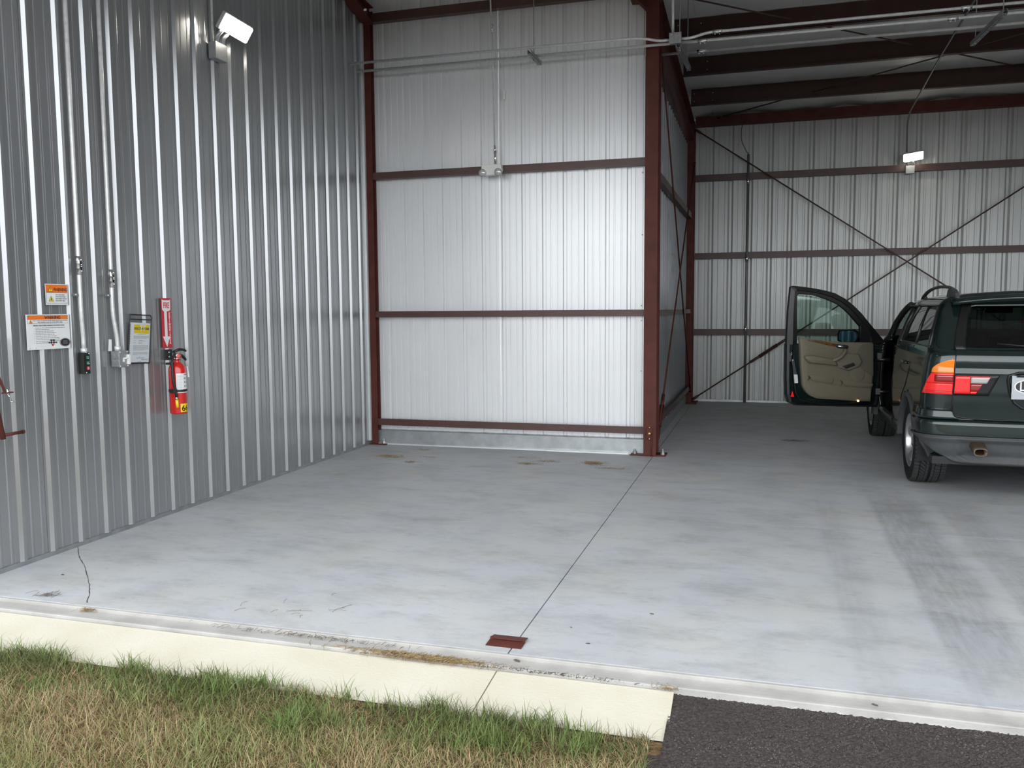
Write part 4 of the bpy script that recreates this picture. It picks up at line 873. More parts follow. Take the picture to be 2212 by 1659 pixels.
# --- painted shell on a fine grid, split by region
Zs = sorted(set([round(z, 4) for z in np.concatenate([np.arange(.30, 1.20, .03), [1.04, 1.07, 1.078, 1.213, 1.222], np.arange(1.235, 1.70, .022), [1.245, 1.57, 1.70]])]))
def usamples():
    us = list(np.linspace(0, 1, 13)) + list(np.linspace(1, 2, 11))[1:] + list(np.linspace(2, 3, 111))[1:] + list(np.linspace(3, 4, 9))[1:] + list(np.linspace(4, 5, 9))[1:]
    return us
US = usamples()
FD0, FD1 = .97, 2.02        # front door opening along the belt (car-local y)
def region(u, z, p, sgn):
    y = p.y - CY; x = abs(p.x - CX)
    for wy in (0, 2.82):
        if u > 1.6 and u < 3.9 and math.hypot(y - wy, z - .36) < .437: return None
    if z > 1.245 and z < 1.575:
        if 1.80 < u < 2.95:
            if sgn < 0:
                if u < 2.22: return 'quarter_window'
                if u < 2.245: return 'body'
                if u < 2.50: return 'rear_door_window'
                if u < 2.545: return 'body'
                return None if u < 2.93 else 'body'
            return 'side_window' if (u < 2.22 or 2.245 < u < 2.50 or 2.545 < u < 2.90) else 'body'
        if u < .93: return 'rear_window'
        if u > 3.45: return 'windshield'
        return 'body'
    if sgn < 0 and .44 < z <= 1.60 and y > FD0 - .18 * max(0, z - 1.24) and u < 2.93 and (y < FD1 or z > 1.22) and u > 2: return None
    return 'body'
parts = {}
for sgn in (-1, 1):
    G_ = [[SURF(u, z, sgn) for u in US] for z in Zs]
    for i in range(len(Zs) - 1):
        for j in range(len(US) - 1):
            uc, zc = (US[j] + US[j + 1]) / 2, (Zs[i] + Zs[i + 1]) / 2; pc = (G_[i][j] + G_[i + 1][j + 1]) / 2
            k = region(uc, zc, pc, sgn)
            if k is None: continue
            key = (k, sgn) if k not in ('body', 'rear_window', 'windshield') else (k, 0)
            m = parts.setdefault(key, MB()); m.add([G_[i][j], G_[i][j + 1], G_[i + 1][j + 1], G_[i + 1][j]], [(0, 1, 2, 3)], True)
top_ = [SURF(u, 1.70, s) for s, ul in ((-1, US), (1, US[::-1])) for u in ul]
parts[('body', 0)].add(top_ + [Vector((CX, CY + .1, 1.703))], [(i, (i + 1) % len(top_), len(top_)) for i in range(len(top_))], True)
for (k, sgn), m in parts.items():
    if k == 'body': m.build('body_shell', PAINT, car, solid=.02)
    else:
        o = m.build(k if k not in ('side_window',) else 'side_window', DTINT if k in ('rear_window', 'quarter_window') else TINT, car)
# frame strips round the side glass, belt moulding, door shut lines
def uline(pts, r, name, mat, sgn=-1, off=.002, parent=car, n=6):
    return MB().tube([SURF(u, z, sgn) + NRM(u, z, sgn) * off for u, z in pts], r, n).build(name, mat, parent)
for sgn in (-1, 1):
    uline([(1.80 + (2.545 - 1.80) * k / 20, 1.243) for k in range(21)], .007, 'belt_moulding', CLAD, sgn)
    uline([(1.79, 1.245), (1.79, 1.40), (1.80, 1.52), (1.84, 1.572)] + [(1.84 + 1.09 * k / 20, 1.576) for k in range(1, 21)], .010, 'window_frame', TRIMB, sgn)
    uline([(2.232, 1.245), (2.232, 1.40), (2.232, 1.575)], .012, 'window_divider', TRIMB, sgn); uline([(2.522, 1.245), (2.522, 1.41), (2.522, 1.575)], .018, 'window_divider', TRIMB, sgn)
uline([(uy(.02, 1.23), 1.23), (uy(.03, 1.0), 1.0), (uy(.16, .86), .86), (uy(.36, .74), .74), (uy(.47, .55), .55)] + [(uy(.47 + .48 * k / 6, .45), .45) for k in range(7)], .004, 'rear_door_shut_line', TRIMB)
# rear door handle
hp = [SURF(uy(y, 1.06), 1.06) + NRM(uy(y, 1.06), 1.06) * d for y, d in ((.17, .0), (.19, .026), (.34, .030), (.36, .0))]; MB().tube(arc_pts(hp, .02), .011, 8).build('door_handle', PAINT, car)
# jamb of the open door: black rubber edge, sill, B pillar
jb_ = []
for y, z in ((FD0, .45), (FD0, .8), (FD0, 1.22), (FD0 - .05, 1.40), (FD0 - .10, 1.585)): jb_.append(SURF(uy(y, z), z))
MB().tube([p + Vector((.02, 0, 0)) for p in jb_], .028, 8).build('door_seal', TRIMB, car)
sillp = [SURF(uy(y, .42), .42) + Vector((.03, 0, .0)) for y in np.linspace(FD0, FD1, 8)]; MB().tube(sillp, .045, 8).build('door_sill', TRIMB, car)
ap_ = [SURF(uy(FD1 + .02, z), z) + Vector((.02, 0, 0)) for z in (.42, .8, 1.1, 1.2)] + [SURF(2.94, z) for z in (1.25, 1.4, 1.5, 1.55, 1.59)]
MB().tube(ap_, .030, 8).build('front_pillar', TRIMB, car)
hg = MB()
for z in (.62, 1.02): MB().box(SURF(uy(FD1, z), z) + Vector((-.01, -.02, 0)), (.05, .07, .07), None, .006).build('door_hinge', CLAD, car)

# --- wheels
def wheel(x, y, name, sgn):
    R, Wd, rr = .372, .272, .232; wo = empty(name, (CX + x, CY + y, R)); wo.parent = car; wo.location = (x, y, R)
    c = Vector((CX + x, CY + y, R)); ax = Vector((sgn, 0, 0)); h = Wd / 2
    MB().lathe([(rr + .004, h - .022), (rr + .02, h - .006), (.30, h + .002), (.335, h - .010), (R - .016, h - .032), (R - .011, h - .05), (R - .009, 0), (R - .011, -h + .05), (R - .016, -h + .032), (.335, -h + .010), (.30, -h), (rr + .02, -h + .006), (rr + .004, -h + .02)], c, ax, 72).build('tyre', RUB, wo)
    tm = MB(); nb = 62
    def blk(a0, a1, w0, w1, sk, r1=R - .0, r0=R - .014):
        pts = []
        for r_ in (r0, r1):
            for a, w_ in ((a0, w0), (a1, w0), (a1 + sk, w1), (a0 + sk, w1)):
                ww = w_; pts.append(c + ax * ww + Vector((0, math.cos(a), math.sin(a))) * (r_ - (.010 if abs(ww) > h - .03 else 0)))
        tm.add(pts, [(4, 5, 6, 7), (0, 1, 5, 4), (1, 2, 6, 5), (2, 3, 7, 6), (3, 0, 4, 7)])
    for k in range(nb):
        a = 2 * PI * k / nb; da = 2 * PI / nb
        for s in (-1, 1):
            blk(a, a + da * .78, s * (h - .008), s * (h - .048), .0); blk(a, a + da * .72, s * (h - .056), s * (h - .098), s * .07 + .05)
            if k % 1 == 0: blk(a + da * .3, a + da * 1.18, s * .034, s * .012, .03)
    stuff(tm.build('tread', TREADM, wo, fixn=False))
    rm = MB().lathe([(rr + .006, h - .020), (rr + .010, h - .012), (rr + .002, h - .008), (rr - .008, h - .02), (rr - .016, h - .05), (rr - .022, -h + .05), (rr - .01, -h + .02)], c, ax, 56).build('rim', ALLOY, wo)
    sp = MB()
    for k in range(5):
        a = 2 * PI * k / 5 + .3
        rows = []
        for t in np.linspace(0, 1, 6):
            r_ = .045 + (rr - .062) * t; wd = .040 + .026 * abs(t - .35) ** 1.2 + .03 * max(0, t - .6); dep = h - .050 + .020 * t - .018 * math.sin(PI * t)
            e = Vector((0, math.cos(a), math.sin(a))); f = Vector((0, -math.sin(a), math.cos(a)))
            rows.append([c + e * r_ + f * wd * q + ax * (dep - .016 * abs(q) ** 2) for q in (-1, -.5, 0, .5, 1)] + [c + e * r_ + f * wd * q + ax * (dep - .05) for q in (1, -1)])
        sp.grid(rows, True, True)
    sp.build('spokes', ALLOY, wo); MB().lathe([(0, h - .030), (.028, h - .032), (.036, h - .042), (.062, h - .052), (.066, h - .09)], c, ax, 28).build('hub_cap', ALLOY, wo)
    lb_ = MB()
    for k in range(5):
        a = 2 * PI * k / 5 + .93; lb_.lathe([(0, .012), (.010, .012), (.011, 0)], c + Vector((0, math.cos(a), math.sin(a))) * .058 + ax * (h - .062), ax, 8, False)
    lb_.build('lug_bolts', CHROME, wo)
    MB().lathe([(.02, -.02), (.165, -.02), (.165, -.05), (.02, -.05)], c, ax, 40, False, True).build('brake_disc', CLAD, wo)
    return wo
for y in (0, 2.82):
    for s in (-1, 1): wheel(s * .785, y, 'wheel', s)
for s in (-1, 1):
    for wy in (0, 2.82):
        rows = []
        for xx in (s * .915, s * .50): rows.append([(CX + xx, CY + wy + .425 * math.cos(a), .36 + .425 * math.sin(a)) for a in np.linspace(-.25, PI + .25, 26)])
        MB().grid(rows, True).add([rows[1][k] for k in range(26)], [tuple(range(26))]).build('wheel_well', DARKIN, car)
        # flare lip
        fr = []; a0, a1 = (.02, PI - .36) if wy == 0 else (.2, PI + .1)
        for a in np.linspace(a0, a1, 34):
            e = Vector((0, math.cos(a), math.sin(a))); c = Vector((CX + s * .928, CY + wy, .36))
            fr.append([c + e * .408 + Vector((-s * .03, 0, 0)), c + e * .405 + Vector((s * .020, 0, 0)), c + e * .420 + Vector((s * .028, 0, 0)), c + e * .436 + Vector((s * .022, 0, 0)), c + e * .452 + Vector((s * .004, 0, 0)), c + e * .456 + Vector((-s * .04, 0, 0))])
        MB().grid(fr, True).build('wheel_arch_flare', CLAD, car)
# --- rear bumper: painted upper part, grey lower cladding, both wrapped round the corner
for s in (-1, 1):
    ue = lambda z: uy(-.44 - .25 * max(0, (.62 - z)), z)
    rows = []
    nn = 30
    for z in np.linspace(.525, .745, 9):
        ua = 0.0 if z < .668 else ux(.745, z); rows.append([(ua + (ue(z) - ua) * k / nn, z) for k in range(nn + 1)])
    lo = [[(ue(z) * k / nn, z) for k in range(nn + 1)] for z in np.linspace(.525, .668, 7)]
    if s < 0: shell('rear_bumper', lo, PAINT, car, lambda u, z: .040 - .022 * max(0, (z - .65) / .018) - .012 * max(0, (u - 1.5)), sgn=0)
    hi = []
    for z in np.linspace(.668, .745, 5):
        t = (z - .668) / .077; ua = ux(.745, z) - .10 * (1 - t) ** 2; hi.append([(ua + (ue(z) - ua) * k / 20, z) for k in range(21)])
    shell('bumper_corner', hi, PAINT, car, lambda u, z: .034 - .012 * (z - .668) / .077 - .010 * max(0, u - 1.5), sgn=s)
    uline([(ux(.745, .748), .748), (1.2, .750), (1.6, .750), (2.0, .750)], .0035, 'bumper_gap', TRIMB, s, .004)
    cl_ = []
    ue2 = lambda z: .95 + (uy(-.47, .53) - .95) * max(0, min(1, (z - .335) / .195)) ** .75
    for z in np.linspace(.335, .528, 11): cl_.append([(ue2(z) * k / 34, z) for k in range(35)])
    def cd(u, z):
        d = .052 if z > .50 else (.038 - .010 * math.sin((z - .335) / .165 * PI))
        if z < .36: d += .016
        if u < 1.0 and .37 < z < .50: d -= .018
        return d - .016 * max(0, u - 1.6)
    if s < 0: shell('bumper_cladding', cl_, CLAD, car, cd, -.03, 0)
    uline([(ue2(.53) * k / 30, .530) for k in range(31)], .010, 'cladding_edge', CLAD, s, .044)
for s in (-1, 1): MB().grid([[(CX + s * .918, CY - .465, .545), (CX + s * .80, CY - .44, .55), (CX + s * .60, CY - .42, .55)], [(CX + s * .90, CY - .53, .45), (CX + s * .78, CY - .52, .44), (CX + s * .60, CY - .52, .43)], [(CX + s * .80, CY - .66, .355), (CX + s * .70, CY - .66, .34), (CX + s * .58, CY - .64, .33)]], True).build('wheel_arch_liner', CLAD, car, solid=.01)
MB().span((CX - .58, CY - .66, .35), (CX + .58, CY - .10, .42), .02).build('spare_well', DARKIN, car)
MB().span((CX - .62, CY - .3, .20), (CX + .62, CY + .02, .30), .03).tube([(CX - .64, CY, .36), (CX + .64, CY, .36)], .04, 10).build('rear_axle', DARKIN, car)
MB().span((CX - .86, CY - .80, .30), (CX + .86, CY + 3.4, .36)).build('floor_pan', DARKIN, car)
for x in (-.545, .545):
    e = MB(); prof = []
    rows = []
    for y, zc, sc in ((-.70, .478, 1.0), (-.86, .462, 1.05), (-.935, .440, 1.0), (-.972, .428, .92)):
        rows.append([(CX + x + math.copysign(abs(math.cos(a)) ** .7, math.cos(a)) * .052 * sc, CY + y, zc + math.copysign(abs(math.sin(a)) ** .7, math.sin(a)) * .034 * sc) for a in np.linspace(0, 2 * PI, 25)[:-1]])
    rin = [[(CX + x + (p[0] - CX - x) * .86, p[1] + (.0 if k == 0 else .16), .428 + (p[2] - .428) * .80 + (0 if k == 0 else .01)) for p in rows[-1]] for k in range(2)]
    e.grid(rows + rin, True, True); e.add(rin[1], [tuple(range(24))]); e.build('exhaust_tip', PIPE, car)
# --- tailgate features
for s in (-1, 1):
    uline([(ux(.745, .69), .69), (ux(.750, .80), .80), (ux(.750, .95), .95), (ux(.750, 1.05), 1.05), (ux(.748, 1.15), 1.15), (ux(.742, 1.21), 1.21), (ux(.735, 1.25), 1.25), (ux(.70, 1.40), 1.40), (ux(.65, 1.56), 1.56)], .0055, 'tailgate_gap', TRIMB, s, .0)
    uline([(ux(x, .672 + .03 * (x / .745) ** 8), .672 + .03 * (x / .745) ** 8) for x in np.linspace(0, .745, 16)], .008, 'tailgate_gap', TRIMB, s, .002)
    # tail lamps: outer on the wing, inner on the tailgate
    ul = lambda z: ux(.757, z)
    uo = lambda z: (1.80 - .22 * (z - .868) / .172) if z < 1.04 else 1.58 - (1.58 - ul(z)) * min(1, (z - 1.04) / .112) ** 2.6 * .96
    lamp = empty('tail_lamp', (CX, CY, 0)); lamp.parent = car; lamp.location = (0, 0, 0)
    shell('red_lens', band(ul, uo, .868, .955, 7, 14), TREDL, lamp, .012, sgn=s); shell('upper_red_lens', band(ul, uo, .957, 1.038, 6, 14), TRED2 if s > 2 else TREDL, lamp, .012, sgn=s)
    shell('amber_lens', band(ul, uo, 1.040, 1.150, 10, 14), AMBER, lamp, .012, sgn=s)
    shell('reversing_window', band(ul, lambda z: ul(z) + .35, .968, 1.026, 3, 6), TRED2, lamp, .0135, .011, s)
    for z in (.882, .893): shell('lens_rib', band(ul, lambda z: uo(z) - .01, z, z + .003, 1, 12), TRED2, lamp, .0145, .011, s)
    if s < 0:
        pass
    inner = empty('tail_lamp', (CX, CY, 0)); inner.parent = car; inner.location = (0, 0, 0)
    ui = lambda z: ux(.737, z); uin = lambda z: ux(.470 + .062 * (1.02 - z) / .14, z)
    shell('lamp_frame', band(lambda z: ui(z) + .01, lambda z: uin(z) - .09, .862, 1.030, 6, 12), TRIMB, inner, .003, sgn=s)
    shell('red_lens', band(ui, lambda z: ux(.610, z), .878, 1.019, 6, 6), TREDL, inner, .012, sgn=s)
    shell('reversing_lens', band(lambda z: ux(.607, z), uin, .962, 1.011, 3, 8), CLEARL, inner, .012, sgn=s); shell('lens_edge', band(lambda z: ux(.607, z), uin, 1.011, 1.019, 1, 8), TREDL, inner, .012, sgn=s)
    shell('dark_red_lens', band(lambda z: ux(.607, z), lambda z: uin(z) + .04, .898, .960, 3, 8), TRED2, inner, .012, sgn=s); shell('lens_edge', band(lambda z: ux(.607, z), lambda z: uin(z) + .05, .878, .897, 1, 8), TREDL, inner, .012, sgn=s)
    # number plate recess frame
    fr_ = [(ux(x, z), z) for x, z in ((0, 1.052), (.28, 1.050), (.345, 1.030), (.352, .99), (.335, .90), (.30, .815), (.25, .775), (.15, .762), (0, .760))]
    uline(fr_, .012, 'plate_frame', TRIMB, s, .004)
    # black surround of the rear window and spoiler corner
    shell('window_band', band(lambda z: .93, lambda z: ux(.742 - .28 * max(0, z - 1.25), z), 1.225, 1.60, 10, 4), TRIMB, car, .003, sgn=s)
lm_names = [o for o in car.children if o.name.startswith('tail_lamp')]
pb = [[(ux(x, z), z) for x in np.linspace(-.33, .33, 13)] for z in (.785, 1.03)]
def rearp(x, z, d): return Vector((CX + x, CY + SURF(max(0, ux(abs(x), z)), z).y - CY - d, z))
m = MB(); rw = [[rearp(x, z, .004) for x in np.linspace(-.335 + .04 * (1.03 - z) / .2, .335 - .04 * (1.03 - z) / .2, 13)] for z in np.linspace(.775, 1.045, 8)]; m.grid(rw, True).build('plate_recess', PAINT, car)
pl_ = MB().prism([(a * .155 + math.copysign(.150, a) * 0, b) for a, b in ((-1, .862), (1, .862), (1, 1.012), (-1, 1.012))], lambda a, b, d: (CX + a, CY - .884 - d, b), 0, .004)
pl_ = MB(); n_pl = 40
def oval(k, rx, rz): a = 2 * PI * k / n_pl; return (rx * math.copysign(abs(math.cos(a)) ** .55, math.cos(a)), .945 + rz * math.copysign(abs(math.sin(a)) ** .8, math.sin(a)))
pl_.prism([(-.33, .845), (.33, .845), (.33, 1.03), (-.33, 1.03)], lambda a, b, d: (CX + a, CY - .884 - d, b), 0, .004)
plo = pl_.build('number_plate', M('silver_plate', (.40, .42, .44), .35, .3), car)
MB().prism([oval(k, .312, .064) for k in range(n_pl)], lambda a, b, d: (CX + a, CY - .888 - d, b), 0, .001).build('white_oval', SIGNW, plo)
MB().prism([oval(k, .303, .056) for k in range(n_pl)], lambda a, b, d: (CX + a, CY - .889 - d, b), 0, .001).build('black_oval', INK, plo)
v, f = text_mesh('LB', .098, lambda a, b, c: (CX - .278 + a * .86, CY - .8905 - c, .912 + b), bold=.0015); MB().add(v, f).build('plate_lettering', SIGNW, plo, fixn=False)
for s in (-1, 1): MB().tube([(CX, CY - .895, 1.030), (CX + s * .30, CY - .890, 1.030)], .014, 8).build('handle_strip', PAINT, car)
# roof spoiler, high brake lamp, roof rails, wiper
sp_rows = []
for x in np.linspace(-.70, .70, 21):
    q = (abs(x) / .70); yb = -.665 + .10 * q ** 3; zt = 1.668 - .040 * q ** 2.4
    sp_rows.append([(CX + x, CY - .36, zt + .006), (CX + x, CY + (yb - .36) / 2, zt + .004), (CX + x, CY + yb, zt - .022), (CX + x, CY + yb + .01, zt - .045), (CX + x, CY + yb + .10, zt - .050), (CX + x, CY - .42, zt - .05)])
MB().grid(sp_rows, True).add(sp_rows[0], [tuple(range(6))]).add(sp_rows[-1], [tuple(range(6))]).build('roof_spoiler', PAINT, car)
MB().span((CX - .19, CY - .672, 1.630), (CX + .19, CY - .64, 1.655), .004).build('high_brake_lamp', TREDL, car)
for s in (-1, 1):
    rp = [(s * .655, -.42, 1.665), (s * .665, -.36, 1.712), (s * .672, -.22, 1.735), (s * .682, .1, 1.745), (s * .680, .45, 1.735), (s * .675, .75, 1.708), (s * .668, .98, 1.670), (s * .66, 1.10, 1.630)]
    MB().tube(arc_pts([(CX + a, CY + b, c) for a, b, c in rp], .12, 4), .013, 10, sx=1.5).build('roof_rail', CLAD, car)
    ft = MB().prism([(-.50, 1.645), (-.46, 1.695), (-.38, 1.725), (-.24, 1.738), (-.16, 1.73), (-.10, 1.66)], lambda a, b, d: (CX + s * (.655 + d), CY + a, b - .012), -.018, .018)
    ft.build('rail_foot', CLAD, car, bev=.012); ft = MB().prism([(.92, 1.62), (.95, 1.672), (1.02, 1.65), (1.08, 1.61)], lambda a, b, d: (CX + s * (.655 + d), CY + a, b), -.016, .016)
    ft.build('rail_foot', CLAD, car, bev=.012)
    MB().lathe([(0, .003), (.015, .002), (.017, 0)], (CX + s * .637, CY - .33, 1.702), (0 if s > 0 else .3, -1, .1), 12).build('rail_foot_screw', CHROME, car) if False else None
MB().tube([(CX - .02, CY - .84, 1.215), (CX - .02, CY - .855, 1.235), (CX - .42, CY - .795, 1.275)], .009, 6).build('rear_wiper', TRIMB, car)
# --- cabin
def seat(x, y, name):
    o = empty(name, (0, 0, 0)); o.parent = car; o.location = (x, y, .40)
    c = Vector((CX + x, CY + y, .40))
    def cushion(cc, d, R=None): return MB().box(c + Vector(cc), d, R, .05)
    cushion((0, .10, .16), (.50, .52, .16)).build('seat_cushion', BEIGE, o)
    Rb = Matrix.Rotation(math.radians(-14), 3, 'X').transposed()
    cushion((0, -.24, .52), (.50, .14, .68), Rb).build('seat_back', BEIGE, o); cushion((0, -.345, .985), (.27, .10, .19), Rb).build('headrest', BEIGE, o)
    MB().tube([c + Vector((-.06, -.33, .82)), c + Vector((-.06, -.34, .92))], .008, 6).tube([c + Vector((.06, -.33, .82)), c + Vector((.06, -.34, .92))], .008, 6).build('headrest_posts', CHROME, o)
seat(-.37, 1.35, 'front_seat'); seat(.37, 1.35, 'front_seat')
rs_ = empty('rear_seat', (0, 0, 0)); rs_.parent = car; rs_.location = (0, .3, .45)
MB().box((CX, CY + .42, .60), (1.30, .50, .16), None, .05).build('seat_cushion', BEIGE, rs_); MB().box((CX, CY + .12, .90), (1.30, .14, .62), Matrix.Rotation(math.radians(14), 3, 'X'), .05).build('seat_back', BEIGE, rs_)
for x in (-.42, .42): MB().box((CX + x, CY + .03, 1.27), (.26, .09, .16), None, .04).build('headrest', BEIGE, rs_)
MB().span((CX - .80, CY - .70, .70), (CX + .80, CY + .02, .74)).build('cargo_floor', DARKIN, car)
MB().prism([(1.78, .70), (1.70, .98), (1.80, 1.12), (2.25, 1.16), (2.25, .70)], lambda a, b, d: (CX + d, CY + a, b), -.76, .76).build('dashboard', DARKIN, car)
sw_ = MB()
cst = Vector((CX - .37, CY + 1.60, 1.02)); axs = Vector((0, -.86, .5))
sw_.lathe([(.185 + .016 * math.cos(a), .016 * math.sin(a)) for a in np.linspace(0, 2 * PI, 9)[:-1]], cst, axs, 36, True, True).lathe([(0, .02), (.065, .01), (.07, -.03)], cst, axs, 20)
e1 = axs.cross(Vector((1, 0, 0))).normalized()
for v_ in (Vector((1, 0, 0)), Vector((-1, 0, 0)), e1): sw_.tube([cst, cst + v_ * .18], .014, 6)
sw_.build('steering_wheel', DARKIN, car)
MB().span((CX - .04, CY + 1.28, 1.50), (CX + .20, CY + 1.31, 1.565), .012).build('rear_view_mirror', DARKIN, car)
# --- the open front left door
HX, HY = 1.245 - CX, 10.32 - CY
dvx, dvy = -.924, -.381
door = empty('front_door', (0, 0, 0)); door.parent = car; door.location = (HX, HY, .5); door['label'] = 'open front left door with beige lining'
nx, ny = .381, -.924              # towards the rear of the car and the photographer: the lined side
def DP(t, z, d=0): return Vector((CX + HX + dvx * t + nx * d, CY + HY + dvy * t + ny * d, z))
outer = [(1.038, 1.795), (1.009, 1.808), (.88, 1.794), (.747, 1.775), (.63, 1.752), (.522, 1.723), (.403, 1.662), (.303, 1.587), (.202, 1.493), (.069, 1.342), (-.055, 1.205), (-.062, 1.143), (-.045, .954), (-.02, .48), (.0, .442), (.467, .456), (.969, .480), (1.030, .51), (1.058, .60), (1.068, .783), (1.071, 1.11), (1.069, 1.249), (1.061, 1.527)]
wopen = [(.958, 1.697), (.939, 1.716), (.85, 1.708), (.745, 1.696), (.67, 1.674), (.598, 1.649), (.479, 1.597), (.349, 1.494), (.217, 1.353), (.207, 1.174), (.684, 1.195), (.950, 1.215)]
def resample(poly, n):
    P_ = np.array(poly + [poly[0]], float); s_ = np.concatenate([[0], np.cumsum(np.hypot(*np.diff(P_, axis=0).T))]); q = np.linspace(0, s_[-1], n + 1)[:-1]
    return [(float(np.interp(t, s_, P_[:, 0])), float(np.interp(t, s_, P_[:, 1]))) for t in q]
# upper frame: a ring between outer outline above the belt and the window opening
up_out = [(1.070, 1.16), (1.069, 1.249), (1.061, 1.527), (1.038, 1.795), (1.009, 1.808), (.88, 1.794), (.747, 1.775), (.63, 1.752), (.522, 1.723), (.403, 1.662), (.303, 1.587), (.202, 1.493), (.069, 1.342), (-.055, 1.205), (-.062, 1.16)]
up_in = [(.950, 1.16), (.950, 1.215), (.957, 1.52), (.958, 1.697), (.939, 1.716), (.85, 1.708), (.745, 1.696), (.67, 1.674), (.598, 1.649), (.479, 1.597), (.40, 1.54), (.349, 1.494), (.217, 1.353), (.207, 1.25), (.207, 1.16)]
fm = MB(); no = len(up_out)
ring = []
for (a, b), (c_, d_) in zip(up_out, up_in):
    mid = ((a * .45 + c_ * .55), (b * .45 + d_ * .55))
    ring.append([DP(a, b, -.035), DP(a, b, .015), DP(*mid, .030), DP(*mid, .012), DP(c_, d_, .008), DP(c_, d_, -.035)])
fm.grid(ring, False, True).build('window_frame', TRIMB, door, bev=.004)
low = [(1.070, 1.17), (1.071, 1.11), (1.068, .783), (1.058, .60), (1.030, .51), (.969, .480), (.467, .456), (.0, .442), (-.02, .48), (-.045, .954), (-.062, 1.143), (-.062, 1.17)]
MB().prism(low, lambda a, b, d: DP(a, b, d), -.075, .0).build('door_shell', PAINT, door, bev=.012)
rim = MB(); cen = (.5, .85)
rr_ = [[DP(a, b, .0), DP(a, b, .022), DP(cen[0] + (a - cen[0]) * .955, cen[1] + (b - cen[1]) * .955, .030), DP(cen[0] + (a - cen[0]) * .93, cen[1] + (b - cen[1]) * .93, .004)] for a, b in low]
rim.grid(rr_, False).build('door_edge', TRIMB, door)
sealp = [(.985, 1.19), (.985, .80), (.955, .62), (.90, .535), (.72, .497), (.45, .490), (.09, .488)]
MB().tube([DP(a, b, .016) for a, b in sealp], .011, 8).build('rubber_seal', TRIMB, door)
MB().prism([(.955, 1.21), (.80, 1.20), (.50, 1.178), (.21, 1.165), (.212, 1.36), (.35, 1.50), (.48, 1.603), (.60, 1.655), (.745, 1.702), (.94, 1.722), (.963, 1.70)], DP, -.006, -.001).build('window_glass', DGLASS, door)
MB().prism([(.207, 1.16), (.207, 1.36), (.06, 1.33), (-.05, 1.2), (-.05, 1.16)], DP, -.02, .01).build('mirror_corner', TRIMB, door)
trim = [(.938, 1.239), (.86, 1.226), (.782, 1.209), (.63, 1.192), (.488, 1.182), (.28, 1.176), (.078, 1.173), (.061, .786), (.082, .506), (.28, .515), (.47, .532), (.60, .540), (.716, .551), (.79, .582), (.835, .619), (.866, .66), (.886, .705), (.91, .93), (.926, 1.155)]
# the lining: a cushion-shaped panel, thick in the middle
tp = MB(); tcen = (.5, .86); rings = []
for f_, d in ((1.0, .0), (1.0, .030), (.985, .040), (.95, .046), (.80, .048), (.5, .050), (.2, .052)):
    rings.append([DP(tcen[0] + (a - tcen[0]) * f_, tcen[1] + (b - tcen[1]) * f_, d) for a, b in trim])
tp.grid(rings, True, True); tp.add(rings[-1], [tuple(range(len(trim)))], True)
lining = tp.build('door_lining', BEIGE, door)
def pad(name, poly, d0, d1, mat, parent=door, shr=.86, sm=True):
    c0 = (sum(p[0] for p in poly) / len(poly), sum(p[1] for p in poly) / len(poly)); m = MB()
    rg_ = [[DP(c0[0] + (a - c0[0]) * f_, c0[1] + (b - c0[1]) * f_, d) for a, b in poly] for f_, d in ((1, d0), (1, d0 + (d1 - d0) * .6), ((1 + shr) / 2, d0 + (d1 - d0) * .92), (shr, d1))]
    m.grid(rg_, sm, True); m.add(rg_[-1], [tuple(range(len(poly)))], sm); return m.build(name, mat, parent)
pad('wood_strip', [(.862, 1.207), (.78, 1.205), (.703, 1.199), (.60, 1.178), (.497, 1.156), (.50, 1.126), (.60, 1.145), (.683, 1.166), (.78, 1.188)], .044, .056, WOOD, shr=.95)
hb_ = pad('handle_recess', [(.520, 1.160), (.385, 1.148), (.368, 1.130), (.380, 1.106), (.40, 1.102), (.496, 1.114), (.515, 1.128)], .046, .057, DARKIN, shr=.95)
MB().tube([DP(.50, 1.138, .062), DP(.45, 1.131, .068), DP(.40, 1.128, .062)], .010, 8).build('door_pull', CHROME, hb_)
pad('armrest', [(.888, 1.030), (.83, 1.040), (.777, 1.036), (.65, 1.008), (.53, .985), (.520, .96), (.50, .92), (.60, .930), (.72, .945), (.834, .955), (.87, .985)], .046, .105, BEIGE, shr=.80)
pad('upper_insert', [(.86, 1.150), (.66, 1.120), (.52, 1.095), (.50, 1.06), (.56, 1.00), (.66, 1.018), (.86, 1.045)], .046, .052, BEIGE, shr=.96)
MB().tube(arc_pts([DP(.575, .972, .06), DP(.545, .985, .105), (DP(.48, 1.02, .115)), DP(.425, 1.075, .085), DP(.41, 1.09, .05)], .05), .020, 10, sx=1.4).build('pull_grip', BEIGE, door)
pad('console', [(.53, .985), (.40, 1.060), (.26, 1.045), (.21, .96), (.25, .90), (.38, .86), (.50, .90)], .046, .080, BEIGE, shr=.85)
pad('window_switches', [(.451, .914), (.324, .952), (.298, .922), (.41, .884)], .074, .086, DARKIN, shr=.92)
spk = [(.256 + .085 * math.cos(a), .822 + .090 * math.sin(a)) for a in np.linspace(0, 2 * PI, 25)[:-1]]
pad('speaker_grille', spk, .046, .053, BEIGE, shr=.93)
pad('front_panel', [(.078, 1.160), (.14, 1.158), (.201, 1.151), (.235, 1.130), (.249, 1.109), (.262, 1.07), (.267, 1.034), (.258, .985), (.244, .94), (.215, .90), (.183, .863), (.12, .82), (.066, .795)], .044, .053, BEIGED, shr=.94)
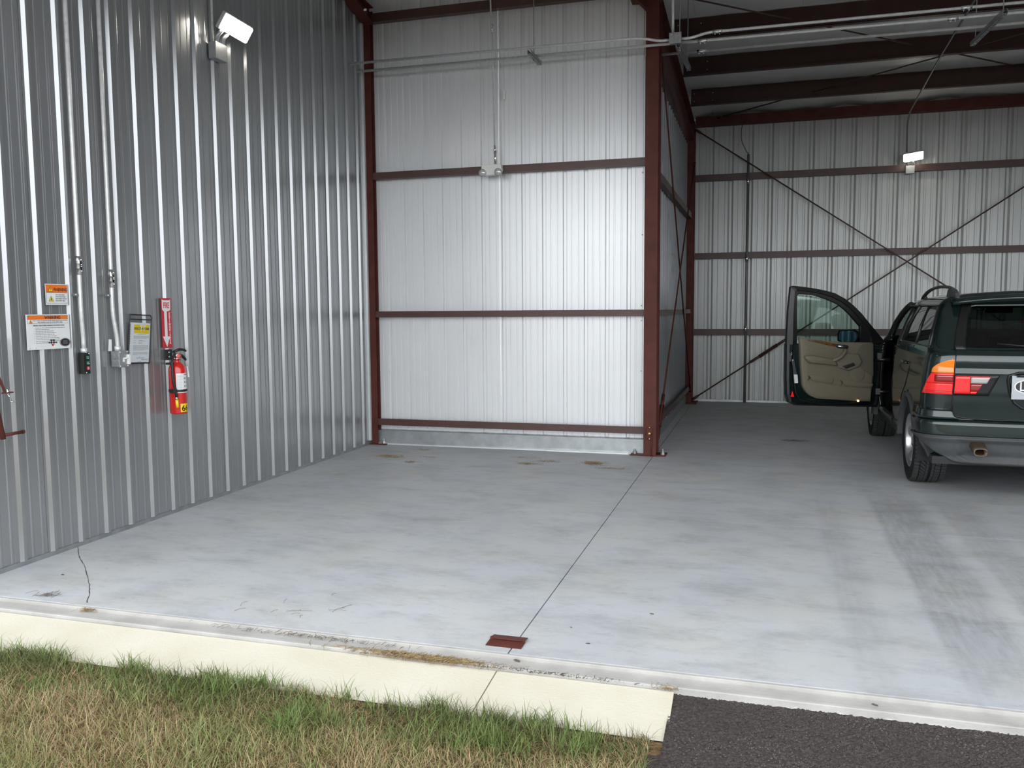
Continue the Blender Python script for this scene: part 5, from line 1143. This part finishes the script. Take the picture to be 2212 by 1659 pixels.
def pocket(poly, nm):
    m_ = pad(nm, poly, .046, .062, BEIGE, shr=.93)
    xs_ = [p[0] for p in poly]; t1 = sorted(poly, key=lambda p: -p[1])[:2]; t1.sort(key=lambda p: -p[0])
    dx_ = MB(); (a0, b0), (a1, b1) = t1
    dx_.prism([(a0 - .01, b0 - .004), (a1 + .01, b1 - .004), (a1 + .025, b1 - .030), (a0 - .045, b0 - .030)], DP, .060, .0635).build('pocket_shade_patch', POCK, m_)  # dark patch on the pad, painting the shade of the pocket mouth
pocket([(.845, .822), (.535, .778), (.545, .715), (.78, .752), (.82, .785)], 'door_pocket'); pocket([(.470, .764), (.069, .710), (.075, .680), (.167, .664), (.395, .692), (.43, .72)], 'door_pocket')
pad('lower_lining', [(.85, .745), (.47, .695), (.09, .655), (.09, .53), (.47, .553), (.70, .568), (.80, .61)], .046, .055, BEIGE, shr=.96)
MB().tube([DP(.242, .519, .052), DP(.242, .519, .060)], .012, 10).build('door_lamp', M('door_lamp_lit', (.9, .6, .3), .4, emit=((1, .55, .22), 2.0)), door)
MB().prism([(1.002, .641), (1.022, .577), (.981, .575)], DP, .028, .034).build('red_reflector', TREDL, door)
MB().prism([(.987, .826), (.946, .824), (.936, .729), (.977, .727)], DP, .026, .0295).build('tyre_label', SIGNW, door)
MB().prism([(1.018, .979), (.988, .978), (.952, .828), (.985, .828)], DP, .026, .029).build('grey_label', CLAD, door)
ltp = MB().box(DP(1.030, 1.02, .02), (.03, .03, .10), Matrix.Rotation(-.39, 3, 'Z'), .004); ltp.build('door_latch', CLAD, door)
lx = MB()
for z in (1.065, 1.045, .99, .98): lx.lathe([(0, .005), (.006, .004), (.008, 0)], DP(1.02 - .015 * (z < 1.0), z, .036), (nx, ny, 0), 8)
lx.build('latch_screws', CHROME, door)
for z in (.62, .98): MB().tube([DP(.03, z, .0), DP(-.02, z, .05), DP(-.10, z, .10)], .022, 8).build('hinge', TRIMB, door)
# mirror on the outside of the door
def MP(a, z, e): return DP(.235 + .095 * a - .89 * e, z, -.06 - .19 * a - .45 * e)
mm = [(-.10, 1.19), (.0, 1.165), (.85, 1.16), (1.08, 1.185), (1.10, 1.26), (1.02, 1.305), (.10, 1.315), (-.08, 1.29)]
mo = MB(); rgm = [[MP(.5 + (a - .5) * f_, 1.236 + (b - 1.236) * f_, e) for a, b in mm] for f_, e in ((.90, .012), (1, -.004), (1.02, .03), (.92, .07), (.60, .105))]
mo.grid(rgm, True, True).add(rgm[-1], [tuple(range(8))], True).add(rgm[0], [tuple(range(8))]).tube([DP(.13, 1.19, -.03), DP(.19, 1.20, -.10)], .030, 8)
mir = mo.build('side_mirror', TRIMB, door)
MB().prism([(.5 + (a - .5) * .86, 1.236 + (b - 1.236) * .84) for a, b in mm], MP, .010, .004).build('mirror_glass', MIRB, mir)
